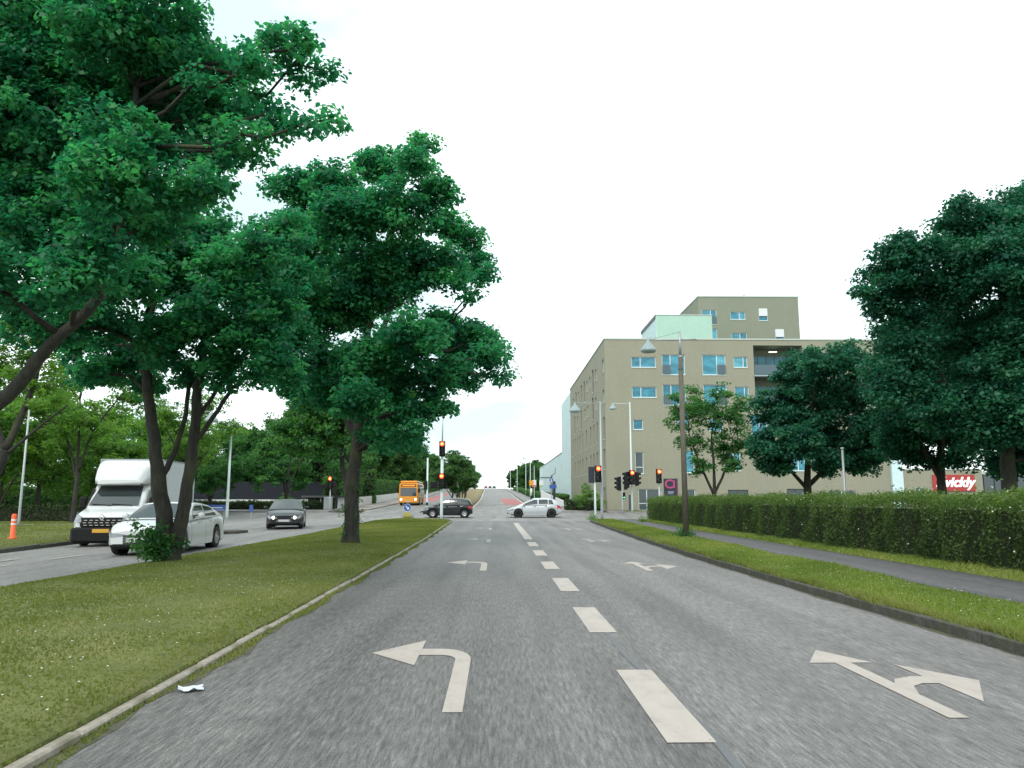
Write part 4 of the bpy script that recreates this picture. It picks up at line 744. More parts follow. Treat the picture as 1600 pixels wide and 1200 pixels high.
# hedges
def hedge(name, label, x0f, w, y0, y1, h, m, n, leaf, core=(.02, .028, .01), group=None):
    root = thing(name, label, 'hedge', (0, 0, 0), 0, group)
    b = MB(); yy = fr(y0 + .3, y1 - .3, 1.5); 
    for a, c in zip(yy, yy[1:]):
        v = [(x0f(a) + .28, a, 0 + gz(a)), (x0f(a) + w - .3, a, gz(a)), (x0f(c) + w - .3, c, gz(c)), (x0f(c) + .28, c, gz(c))]; v += [(x, y, z + h - .3) for x, y, z in v]
        b.add(v, [(4, 5, 6, 7), (0, 3, 7, 4), (1, 2, 6, 5), (0, 1, 5, 4), (2, 3, 7, 6)])
    b.build('dark_core', mat('hedge_core_' + name, core, .95), root)  # solid dark box added as a core behind the leaf shell
    # leaves over front, top and ends, denser near the camera
    t = RNG.random(n) ** 1.25; Y = y0 + (y1 - y0) * t; s = RNG.random(n) * (2 * h + w)
    x0 = np.array([x0f(v) for v in Y]); lump = .16 * np.sin(Y * 1.9 + np.sin(Y * .7) * 2) + .10 * np.sin(Y * 5.3 + 1) + .06 * np.sin(Y * 13)
    lump2 = .07 * np.sin(Y * 1.3 + 2) + .05 * np.sin(Y * 4.1) + .04 * np.sin(Y * 11.3)
    dpt = np.abs(RNG.normal(0, .11, n)); X = np.empty(n); Z = np.empty(n); NX = np.zeros((n, 3))
    f = s < h; tp = (s >= h) & (s < h + w); bk = s >= h + w
    zz = s.copy(); shoulder = lambda z: .22 * np.clip((z - (h - .35)) / .35, 0, 1) ** 2
    Z[f] = zz[f]; X[f] = x0[f] + (lump + .05 * np.sin(zz * 6 + Y * 3))[f] * .8 + dpt[f] + shoulder(zz[f]); NX[f] = (-1, 0, .25)
    u = (s - h) / w; X[tp] = (x0 + u * w)[tp]; Z[tp] = (h + lump2 - .18 * np.abs(u * 2 - 1) ** 3)[tp] - dpt[tp] + RNG.exponential(.035, tp.sum()); NX[tp] = (0, 0, 1)
    Z[bk] = (s - h - w)[bk]; X[bk] = (x0 + w)[bk] - dpt[bk]; NX[bk] = (1, 0, .2)
    e = RNG.random(n) < .02; Y[e] = y1 - dpt[e] * .8; X[e] = x0f(y1) + RNG.random(e.sum()) * w; Z[e] = RNG.random(e.sum()) * h
    zg = np.array([gz(v) for v in Y]); C = np.stack([X, Y, Z + zg + .02], 1)
    N = NX + unit(n) * .9; N /= np.linalg.norm(N, axis=1, keepdims=True); D = unit(n) + np.array([0, 0, .35]); D -= N * (D * N).sum(1, keepdims=True); D /= np.linalg.norm(D, axis=1, keepdims=True)
    ln = leaf * (.6 + .8 * RNG.random(n)); patch = .5 + .28 * np.sin(Y * 3.1 + Z * 4) + .22 * np.sin(Y * .9 + 1.3) 
    top_tone = np.clip((Z - h * .55) / (h * .45), 0, 1) * .35   # leaf tone gets paler towards the top
    tone = np.clip(patch * .35 + RNG.random(n) * .4 + top_tone, 0, 1)
    link('foliage', leaf_mesh('foliage', C, D, N, ln, ln * .6, tone, m), root)
    return root
hx = lambda y: 9.5 + .011 * (y - 14)
hd = hedge('hedge', 'long clipped green hedge running along the right hand footpath', hx, 1.35, 5.5, 51.3, 1.52, L_HEDGE, 150000, .062)
k = 90; Y = 8 + RNG.random(k) ** 1.5 * 38; sd_ = RNG.random(k) < .6
C = np.stack([np.where(sd_, np.array([hx(v) for v in Y]) - .02, np.array([hx(v) for v in Y]) + RNG.random(k) * .8), Y, np.where(sd_, .3 + RNG.random(k) * 1.2, 1.6 + RNG.random(k) * .1)], 1)
N = unit(k) * .4 + np.array([-1, -.3, .4]); N /= np.linalg.norm(N, axis=1, keepdims=True); D = unit(k); D -= N * (D * N).sum(1, keepdims=True); D /= np.linalg.norm(D, axis=1, keepdims=True)
M_BLOSSOM = mat('blossom', (.5, .5, .42), .7)
link('blossom', leaf_mesh('blossom', C, D, N, np.full(k, .04), np.full(k, .034), RNG.random(k), M_BLOSSOM), hd)
L_HD = leafmat('leaf_hedge_dark', (.014, .028, .010), (.026, .046, .015), (.045, .068, .02), .2)
def xhedge(name, label, x0, x1, y, h, m, n, leaf):
    root = hedge(name, label, lambda v: 0, 1.2, 0, x1 - x0, h, m, n, leaf)
    for ch in [o for o in COL.objects if o.parent == root]: pass
    root.location = (x0, y, 0); root.rotation_euler = (0, 0, -math.pi / 2); return root
xhedge('low_hedge', 'low dark hedge crossing behind the lawn at the far left', -48, -24, 52, 1.05, L_HD, 9000, .14)
xhedge('low_hedge', 'low dark hedge behind the blue sign in front of the bungalow', -34, -16.5, 79.5, 1.5, L_HD, 9000, .17).location.z = -.3
xhedge('low_hedge', 'low clipped hedge along the far corner below the white block', 6.6, 10.3, 76, 1.0, L_HD, 2500, .14).location.z = .3
hedge('far_hedge', 'low scrubby hedge climbing along the right of the far road', lambda y: xo(y) + 8.2, 1.6, 104, 300, 1.3, L_FAR, 12000, .3)
hedge('far_hedge', 'overgrown dark shrubs along the back of the pale concrete parapet', lambda y: float(np.interp(y, [88, 160, 300], [-19.6, -23, -23.5])), 2.2, 88, 300, 3.6, L_FAR, 26000, .3)
xhedge('low_hedge', 'tall dark thicket behind the trees at the far left', -75, -33, 74, 2.6, L_FAR, 16000, .3)
xhedge('low_hedge', 'tall dark thicket behind the bungalow', -60, -17, 110, 5.5, L_FAR, 14000, .36)
# bushes lower left under the belt
for i, (x, y, r, lb) in enumerate([(-17.8, 91, .8, 'small light bush at the near end of the concrete parapet'), (-24, 88, 1.2, 'round bush between the shelter and the bungalow'), (-44, 58, 2.2, 'dark shrub mass at the far left behind the low hedge'), (-34, 60, 1.8, 'dark shrub behind the low hedge, left of the box van')]):
    rt = thing('bush', lb, 'bush', (x, y, gz(y) - .1)); bp, _ = blob_points([(0, 0, r * .7, r), (r * .7, .1, r * .5, r * .7), (-r * .8, 0, r * .5, r * .7)], 12 / r + 5)
    link('foliage', leaf_mesh('foliage', *sprays(bp, 60, np.full(len(bp), .3 * r + .12), .15), L_LIGHT if i == 0 else L_FAR), rt)
# ---- grass blades
def blades(name, n, xf, zf_, y0, y1, hgt, m, pw=1.7):
    t = RNG.random(n) ** pw; Y = y0 + (y1 - y0) * t; u = RNG.random(n)
    a = np.array([xf(v)[0] for v in Y]); b = np.array([xf(v)[1] for v in Y]); X = a + (b - a) * u
    Z = np.array([zf_(x, y) for x, y in zip(X, Y)]); h = hgt * (.5 + .9 * RNG.random(n)) * (.75 + .35 * np.sin(X * 2.3 + np.sin(Y * 1.1) * 2) * np.sin(Y * 1.7))
    w = .006 + .0009 * Y; an = RNG.random(n) * 2 * np.pi; lean = RNG.normal(0, .45, (n, 2)) * h[:, None]
    V = np.empty((n, 3, 3)); dx = np.cos(an) * w; dy = np.sin(an) * w
    V[:, 0] = np.stack([X - dx, Y - dy, Z - .01], 1); V[:, 1] = np.stack([X + dx, Y + dy, Z - .01], 1); V[:, 2] = np.stack([X + lean[:, 0], Y + lean[:, 1], Z + h], 1)
    me = bpy.data.meshes.new(name); me.vertices.add(n * 3); me.vertices.foreach_set('co', V.reshape(-1).astype(np.float32)); me.loops.add(n * 3); me.loops.foreach_set('vertex_index', np.arange(n * 3, dtype=np.int32))
    me.polygons.add(n); me.polygons.foreach_set('loop_start', np.arange(0, n * 3, 3, dtype=np.int32)); me.polygons.foreach_set('loop_total', np.full(n, 3, dtype=np.int32))
    tn = np.clip(.5 + .22 * np.sin(X * .9 + Y * .37) + .15 * np.sin(X * 2.9 - Y * 1.3) + RNG.normal(0, .12, n), 0, 1)
    at = me.attributes.new('tone', 'FLOAT', 'FACE'); at.data.foreach_set('value', tn.astype(np.float32)); me.materials.append(m); me.update()
    return tag(link(name, me), 'short mown grass blades on the turf', 'grass', None, 'stuff')
o = blades('grass', 170000, lambda y: (ml2(y) + .05, kl2(y) + .03), medz, 3.0, 54, .026, L_BLADE, 1.5); o['label'] = 'short mown grass covering the median between the carriageways'
o = blades('grass', 80000, lambda y: (kr2(y) - .02, pe0(y)), verz, 3.5, 52.5, .05, L_BLADE2, 1.5); o['label'] = 'grass strip between the right kerb and the footpath'
o = blades('grass', 16000, lambda y: (pe1(y), 9.75), lambda x, y: .12, 6, 50, .07, L_BLADE2, 1.3); o['label'] = 'thin grass strip at the foot of the long hedge'
o = blades('grass', 25000, lambda y: (-30, vl(y) - .2), lambda x, y: .04, 14, 50, .06, L_BLADE, 1.2); o['label'] = 'lawn beyond the left carriageway'
o = blades('weeds', 9000, lambda y: (kl(y) - .06, kl(y) + .08 + .05 * math.sin(y * 1.9)), lambda x, y: .008, 3.2, 45, .03, L_BLADE, 1.4); o['label'] = 'weeds growing in the gutter along the left kerb'; o['category'] = 'weeds'
k = 24000; o = blades('weeds', k, lambda y: (kr(y) + .05 - .05 * math.sin(y * 1.1) * math.sin(y * 2.9), kr(y) + .22), lambda x, y: .112, 3.2, 45, .085, L_BLADE, 1.4); o['label'] = 'long grass spilling over the right kerb'; o['category'] = 'weeds'
def tuft(x, y, z, r, n, h, label, m=L_MID):
    rt = thing('weed_tuft', label, 'weeds', (x, y, z)); C = np.stack([RNG.normal(0, r, n), RNG.normal(0, r, n), np.abs(RNG.normal(0, h, n))], 1); N = unit(n) + np.array([0, -.5, .3]); N /= np.linalg.norm(N, axis=1, keepdims=True)
    D = unit(n) * .5 + np.array([0, 0, 1]); D -= N * (D * N).sum(1, keepdims=True); D /= np.linalg.norm(D, axis=1, keepdims=True)
    link('foliage', leaf_mesh('foliage', C, D, N, .06 + .08 * RNG.random(n), .015 + .02 * RNG.random(n), RNG.random(n), m), rt)
tuft(6.75, 27.9, .1, .16, 700, .16, 'tall weeds round the foot of the brown lamp post')
tuft(7.5, 31, .1, .1, 200, .1, 'small weed tuft on the path edge beyond the brown lamp post')
tuft(6.35, 51.6, .1, .16, 400, .2, 'rough grass at the tip of the right verge by the signal post', L_LIGHT)
tuft(8.75, 46.5, .1, .14, 300, .16, 'pale weed clump at the near corner of the long hedge', L_LIGHT)
# daisies
k = 1500; cl = RNG.random((60, 2)); ci = RNG.integers(0, 60, k)
Y = 4 + cl[ci, 1] ** 1.4 * 26 + RNG.normal(0, .8, k); U = np.clip(cl[ci, 0] + RNG.normal(0, .12, k), -.1, 1.1)
ok = (Y > 3.5) & (U > .03) & (U < .96); Y = Y[ok]; U = U[ok]; k = len(Y); X = np.array([ml2(y) + (kl2(y) - ml2(y)) * u for y, u in zip(Y, U)]); Z = np.array([medz(x, y) for x, y in zip(X, Y)]) + .035
C = np.stack([X, Y, Z], 1); N = unit(k) * .25 + np.array([0, 0, 1]); N /= np.linalg.norm(N, axis=1, keepdims=True); D = unit(k); D -= N * (D * N).sum(1, keepdims=True); D /= np.linalg.norm(D, axis=1, keepdims=True)
tag(link('daisies', leaf_mesh('daisies', C, D, N, np.full(k, .02), np.full(k, .02), RNG.random(k), mat('daisy_white', (.55, .56, .5), .8))), 'small white daisies scattered in the median grass', 'flowers', None, 'stuff')
k = 500; Y = 5 + RNG.random(k) * 25; X = np.array([kr2(y) + (pe0(y) - kr2(y)) * u for y, u in zip(Y, RNG.random(k))]); C = np.stack([X, Y, np.full(k, .16)], 1); N = unit(k) * .25 + np.array([0, 0, 1]); N /= np.linalg.norm(N, axis=1, keepdims=True); D = unit(k); D -= N * (D * N).sum(1, keepdims=True); D /= np.linalg.norm(D, axis=1, keepdims=True)
tag(link('daisies', leaf_mesh('daisies', C, D, N, np.full(k, .022), np.full(k, .022), RNG.random(k), MATS['daisy_white'])), 'small white daisies in the grass strip beside the right kerb', 'flowers', None, 'stuff')
# ------------------------------------------------------------------ street furniture
def signal_head(parent, z, x=0, y=-.16, rz=0, lit='red', sc=1.0, back=False):
    M = Matrix.Translation((x, y, z)) @ Matrix.Rotation(rz, 4, 'Z') @ Matrix.Scale(sc, 4)
    def T(b): b.v = [tuple(M @ Vector(v)) for v in b.v]; return b
    b = MB(); b.bbox(-.16, .16, -.11, .11, 0, .98, .03); b.box(-.21, .21, .10, .13, -.04, 1.02)
    h = T(b).build('signal_head', M_BLACK, parent)
    for k in range(3):
        zc = .82 - k * .325
        b = MB(); n = 10; vs = []
        for j, (r, yy) in enumerate(((.125, -.112), (.135, -.27))):
            for i in range(n + 1): a = R(-20 + 220 * i / n); vs.append((r * math.cos(a), yy + (0 if j == 0 else (.07 if math.sin(a) < 0 else 0)), zc + r * math.sin(a)))
        b.add(vs, [(i, i + 1, n + 2 + i, n + 1 + i) for i in range(n)]); T(b).build('visor', M_BLACK, h)
        b = MB(); b.lathe([(.001, -.158), (.085, -.145)], 14, (0, 0, zc), 'y', 0); b.lathe([(.085, -.145), (.15, -.113)], 14, (0, 0, zc), 'y', 1)
        m = M_REDON if (k == 0 and lit == 'red') else M_LENSOFF
        T(b).build('lens', [m, M_REDRIM if m is M_REDON else M_LENSOFF], h)
    return h
def pole(parent, h, r=.06, m=M_STEEL, name='pole', r1=None, z0=-.2, x=0, y=0):
    b = MB(); b.tube([(x, y, z0), (x, y, .3), (x, y, h)], [r, r, r1 or r * .8], 12); return b.build(name, m, parent)
def lamp_post(loc, label, h, arm, side, m=M_STEELW, r=.085, group='street lamps', stay=True, stub=0, shade=.30, lower=None, rz=0):
    rt = thing('street_lamp', label, 'street lamp', loc, rz, group)
    if lower:
        b = MB(); b.tube([(0, 0, -.2), (0, 0, lower)], [r * 1.25, r], 12); b.build('pole', M_STEELD, rt)
        b = MB(); b.tube([(0, 0, lower + .002), (0, 0, h + .35)], [r * .62, r * .5], 10); b.build('mast', m, rt)
        b = MB(); b.tube([(0, 0, lower - .5), (0, 0, lower + .05)], [r * 1.06, r * .8], 12); b.build('collar', M_STEEL, rt)
    else: pole(rt, h + .15, r, m, 'pole', r * .55)
    b = MB(); b.tube([(0, 0, h), (side * arm, 0, h + .02)], .028, 7)
    if stub: b.tube([(0, 0, h + .03), (-side * stub, 0, h + .03)], .035, 7)
    b.build('arm', M_STEEL if lower else m, rt)
    if stay: b = MB(); b.tube([(0, 0, h + .32), (side * arm * .85, 0, h + .05)], .010, 5); b.build('stay', M_STEEL, rt)
    c = (side * arm, 0, h - .02); s = shade
    b = MB(); b.lathe([(.02, .10), (.05, .08), (.06, -.02), (s * .38, -.10 * s / .3), (s * .62, -.20 * s / .3), (s * .95, -.33 * s / .3), (s, -.36 * s / .3), (s * .98, -.41 * s / .3)], 18, c); b.build('lamp_shade', mat('shade_paint', (.24, .31, .32), .4), rt)
    b = MB(); b.lathe([(s * .96, -.405 * s / .3), (s * .8, -.46 * s / .3), (.01, -.48 * s / .3)], 18, c); b.build('diffuser', mat('lamp_diffuser', (.42, .5, .5), .3), rt)
    return rt
lamp_post((6.78, 27.8, .1), 'nearest street lamp, a brown wooden post on the right verge with a bell shade', 7.18, 1.18, -1, M_STEEL, .086, stub=.62, shade=.29, lower=6.55)
lamp_post((7.15, 52.6, .1), 'street lamp with a bell shade directly behind the signal post on the right verge tip', 7.9, 1.75, -1, M_STEEL, .10, shade=.40, stay=False)
lamp_post((12.5, 71.4, gz(71.4) + .1), 'slim white street lamp on the far corner in front of the flats', 10.0, 1.6, -1, M_STEELW, .10, shade=.36, stay=False)
lamp_post((-19.8, 50, .05), 'street lamp seen between the forks of the maple, bell shade hanging right', 7.0, 1.3, 1, M_STEEL, .08, shade=.42)
lamp_post((-20.1, 58.5, .03), 'tall pale post on the verge left of the oncoming black car', 6.6, .5, -1, M_STEELW, .115, shade=.14, stay=False)
lamp_post((-27.4, 106, .4), 'pale lamp post rising behind the oncoming black car', 6.6, .8, -1, M_STEELW, .12, shade=.25, stay=False)
lamp_post((-25.4, 42, .0), 'grey lamp post on the lawn between the orange marker and the van', 7.4, 1.4, -1, M_STEEL, .07, shade=.35)
for i, (x, y, h) in enumerate([(7.6, 170, 9), (8.2, 205, 9), (7.4, 245, 9), (6.6, 285, 9), (5.6, 330, 9)]):
    lamp_post((xo(y) + x, y, gz(y)), f'thin pale lamp post along the right of the far road, {["nearest", "second", "third", "fourth", "farthest"][i]} of its row', h, 1.4, -1, M_STEELW, .10, 'lamp posts along the far road', False, shade=.3)
# traffic signals
def sig(loc, label, rz=0): return thing('traffic_signal', label, 'traffic light', loc, rz, 'traffic signals at the crossroads')
s = sig((-3.75, 53.2, .14), 'tall white mast on the median tip carrying two red signals one above the other')
pole(s, 4.9, .105, M_STEELW, r1=.1); b = MB(); b.tube([(0, 0, 4.9), (0, 0, 8.2)], [.06, .05], 10); b.build('mast_top', M_STEELW, s)
signal_head(s, 4.25, 0, -.22); signal_head(s, 2.05, 0, -.24)
b = MB(); b.bbox(-.75, -.28, -.2, .1, 2.05, 2.5, .03); b.build('side_head', M_BLACK, s); b = MB(); b.bbox(.22, .36, -.1, .1, 2.05, 2.4, .02); b.build('push_button_box', M_BLACK, s)
s = sig((6.62, 52.0, .12), 'red signal beside a dark back board on the right verge tip')
pole(s, 3.2, .075, M_STEELW); signal_head(s, 2.5, .22, -.2, 0, 'red', 1.05)
b = MB(); b.bbox(-.42, -.02, -.1, .12, 2.42, 3.5, .03); b.build('side_head', mat('dark_blue_grey', (.02, .025, .04), .6), s)
s = sig((12.75, 60.5, .1), 'red signal on a grey post rising behind the left end of the hedge')
pole(s, 2.9, .08, M_STEEL); signal_head(s, 2.62, -.02, -.2, 0, 'red', 1.05)
s = sig((12.42, 70.9, gz(71) + .1), 'red signal fixed to the white street lamp with unlit heads either side')
signal_head(s, 2.5, 0, -.32, 0, 'red', 1.25); signal_head(s, 2.35, -.5, -.1, R(-70), None, 1.25); signal_head(s, 2.35, .5, -.1, R(70), None, 1.25)
b = MB(); b.box(-.5, .5, -.06, 0, 2.9, 2.96); b.box(-.5, .5, -.06, 0, 3.4, 3.46); b.box(-.05, .05, -.2, -.06, 2.7, 3.5); b.build('bracket', M_STEEL, s)
s = sig((11.35, 69.8, gz(70) + .1), 'unlit signal post turned sideways left of the white street lamp, small green man below')
pole(s, 3.2, .07, M_STEEL); signal_head(s, 1.95, -.34, 0, R(-75), None, 1.2); signal_head(s, 2.0, .34, 0, R(78), None, 1.2)
b = MB(); b.bbox(.02, .26, -.16, .02, 1.15, 1.75, .02); h_ = b.build('pedestrian_head', M_BLACK, s); b = MB(); b.lathe([(.001, -.175), (.06, -.165)], 10, (.14, 0, 1.3), 'y'); b.build('green_lens', M_GREENON, h_)
s = sig((-15.9, 74.5, gz(74.5) + .1), 'red signal on a thin post left of the thick maple trunk')
pole(s, 2.7, .06, M_STEEL); signal_head(s, 2.1, 0, -.2, 0, 'red', 1.1); b = MB(); b.bbox(-.75, -.2, -.15, .1, 2.1, 2.45, .03); b.bbox(.2, .6, -.15, .1, 2.2, 2.7, .03); b.build('side_head', M_BLACK, s)
s = sig((-6.65, 74.6, gz(74.6) + .1), 'white pole with a small dark signal beside the bus')
pole(s, 5.0, .09, M_STEELW, r1=.08); b = MB(); b.bbox(-.32, .02, -.2, -.09, 2.0, 2.8, .03); b.build('side_head', M_BLACK, s); b = MB(); b.bbox(-.1, .1, -.22, -.09, .5, .75, .02); b.build('push_button_box', M_BLACK, s)
# signs
def arrow_disc(loc, label, zc, r, arrow=True, base=None):
    s = thing('keep_sign', label, 'road sign', loc)
    b = MB(); b.lathe([(.001, -.05), (r, -.05), (r, -.02), (.001, -.02)], 24, (0, 0, zc), 'y', sm=False); d = b.build('sign_disc', M_SIGNB, s)
    b = MB(); b.lathe([(r * .93, -.052), (r, -.055), (r, -.048)], 24, (0, 0, zc), 'y', sm=False); b.build('sign_rim', M_SIGNW, d)
    if arrow:
        def rot(x, z, a=R(-135)): return (x * math.cos(a) - z * math.sin(a), z * math.cos(a) + x * math.sin(a))
        P = [(-.11, -.6), (.11, -.6), (.11, .15), (.4, .15), (0, .65), (-.4, .15), (-.11, .15)]; P = [rot(*p) for p in P]
        b = MB(); b.add([(x * r, -.056, zc + z * r) for x, z in P], [(0, 1, 2, 6), (3, 4, 5)]); b.build('arrow', M_SIGNW, d)
    return s
s = arrow_disc((-6.05, 53.0, .16), 'round blue keep right sign on a yellow bollard at the median tip', .72, .27)
b = MB(); b.prism([(-.17, -.06), (.17, -.06), (.17, .12), (-.17, .12)], -.05, .42); b.build('bollard', mat('bollard_yellow', (.42, .33, .07), .6), s)
tuft(-6.05, 53.0, .16, .22, 300, .1, 'dry yellow grass round the foot of the blue keep right sign', L_BLADE)
s = arrow_disc((6.75, 95, gz(95) + .1), 'round blue sign on a pole in front of the white hall', 3.1, .27, False)
pole(s, 3.4, .04, M_STEEL); b = MB(); b.bbox(-.25, .62, -.04, -.02, 2.1, 2.55, .005); b.build('plate', M_SIGNB, s)
b = MB(); b.bbox(.2, .5, .1, .3, 0, 3.0, .03); b.build('cabinet_post', mat('dark_blue_grey', (.02, .025, .04), .6), s)
b = MB(); b.box(-.05, .05, -.054, -.052, 2.98, 3.24); b.box(-.12, .12, -.054, -.052, 2.93, 2.98); b.build('pictogram', M_SIGNW, s)
s = thing('striped_post', 'black post with a white band and an orange box on top beside the far road', 'post', (4.95, 110, gz(110)))
for z0, z1, r, m, nm in ((0, 1.2, .16, M_BLACK, 'lower_band'), (1.2, 2.2, .14, M_SIGNW, 'white_band'), (2.2, 2.6, .13, M_BLACK, 'upper_band')):
    b = MB(); b.tube([(0, 0, z0), (0, 0, z1 - .001)], r, 10, sm=True); b.build(nm, m, s)
b = MB(); b.bbox(-.3, .3, -.2, .2, 2.6, 3.3, .04); b.build('orange_box', M_AMBER, s)
for x, y, l in ((7.4, 128, 'green and white notice board on a thin pole right of the far road'), (5.9, 121, 'white notice board on a tall thin pole behind the striped post')):
    s = thing('notice_sign', l, 'sign', (x, y, gz(y) + .1)); pole(s, 5.6, .05, M_STEELW); b = MB(); b.bbox(-.32, .32, -.1, -.06, 2.3, 3.4, .01); b.build('sign_panel', M_SIGNW, s)
    b = MB(); b.box(-.3, .3, -.106, -.102, 2.35, 2.6); b.build('coloured_band', mat('band_green', (.2, .5, .12), .5) if x > 7 else mat('band_red', (.5, .12, .08), .5), s)
s = thing('sign_arm', 'dark bracket mast with a side arm right of the far road', 'post', (7.7, 108, gz(108) + .1)); pole(s, 3.9, .16, M_FRAMED); b = MB(); b.box(-1.6, -.1, -.06, .06, 3.5, 3.65); b.build('arm', M_FRAMED, s)
b = MB(); b.tube([(0, 0, 3.9), (.5, 0, 4.2), (.5, 0, 5.0)], .05, 6); b.build('side_bracket', M_FRAMED, s)
s = thing('bus_stop_sign', 'thin white topped pole on the far median beside the black hatchback', 'post', (-4.9, 98, gz(98) + .1)); pole(s, 2.2, .04, M_STEEL); b = MB(); b.bbox(-.13, .13, -.05, .05, 2.2, 2.9, .02); b.build('sign_plate', M_SIGNW, s)
b = MB(); b.bbox(-.16, .16, -.07, .07, 1.0, 1.7, .02); b.build('ticket_box', M_FRAMED, s)
s = thing('direction_sign', 'low blue board on two grey posts behind the white sedan', 'road sign', (-21.3, 59.5, .02), R(8)); 
for x in (-.62, .62): b = MB(); b.box(x - .03, x + .03, -.03, .03, 0, .95); b.build('post', M_STEEL, s)
b = MB(); b.bbox(-.7, .7, -.06, -.03, .55, 1.0, .005); b.build('sign_panel', M_SIGNB, s); b = MB(); b.box(-.65, .65, -.064, -.062, .6, .63); b.box(-.4, .5, -.064, -.062, .76, .82); b.build('sign_print', M_SIGNW, s)
s = thing('small_blue_sign', 'small upright blue sign right of the tall pale post', 'road sign', (-18.3, 58.5, .02)); b = MB(); b.box(-.03, .03, -.03, .03, 0, .9); b.build('post', M_STEEL, s); b = MB(); b.bbox(-.13, .13, -.06, -.03, .5, 1.0, .005); b.build('sign_panel', M_SIGNB, s)
s = thing('grey_pole', 'plain thin grey pole rising from behind the hedge between the dark trees', 'post', (13.6, 30, .1)); pole(s, 3.3, .055, M_STEEL)
b = MB(); b.tube([(0, 0, 3.3), (0, 0, 3.36)], .062, 10); b.build('cap', M_STEELW, s)
s = thing('marker_post', 'orange marker post with white bands on the left lawn', 'marker post', (-17.35, 28.4, .04), 0)
b = MB(); b.lathe([(.001, 0), (.16, 0), (.16, .04), (.085, .06), (.085, .84), (.07, .88), (.001, .89)], 14); b.build('post', M_ORANGEP, s)
for z in (.5, .64): b = MB(); b.lathe([(.088, z), (.088, z + .06)], 14); b.build('reflective_band', M_SIGNW, s)
s = thing('paper_litter', 'crumpled white paper lying in the gutter by the left kerb', 'litter', (-2.33, 6.2, .012), .4)
b = MB(); vs = []; n = 6
for j in range(n):
    for i in range(n): vs.append((i * .035 - .09 + random.gauss(0, .008), j * .025 - .06 + random.gauss(0, .006), abs(random.gauss(0, .012)) + .002))
b.add(vs, [(j * n + i, j * n + i + 1, j * n + n + i + 1, j * n + n + i) for j in range(n - 1) for i in range(n - 1)]); b.build('crumpled_sheet', mat('paper', (.5, .52, .58), .7), s)
s = thing('fallen_twig', 'dark fallen twig lying on the median grass at the left edge', 'twig', (-6.35, 9.3, medz(-6.35, 9.3) + .05), .3)
b = MB(); b.tube([(-.5, -.1, .0), (-.2, 0, .015), (.15, .08, .01), (.4, .2, .02)], [.012, .011, .009, .004], 6); b.tube([(-.05, .03, .012), (.1, -.06, .02)], [.006, .003], 5); b.build('stem', M_BARK, s)
isl = MB(); isl.prism([(-12.7, 34.6), (-12.0, 34.2), (-11.4, 34.6), (-11.3, 35.8), (-11.9, 36.5), (-12.7, 36.1)], -.1, .06)
struct('traffic_island', isl, M_KERB)
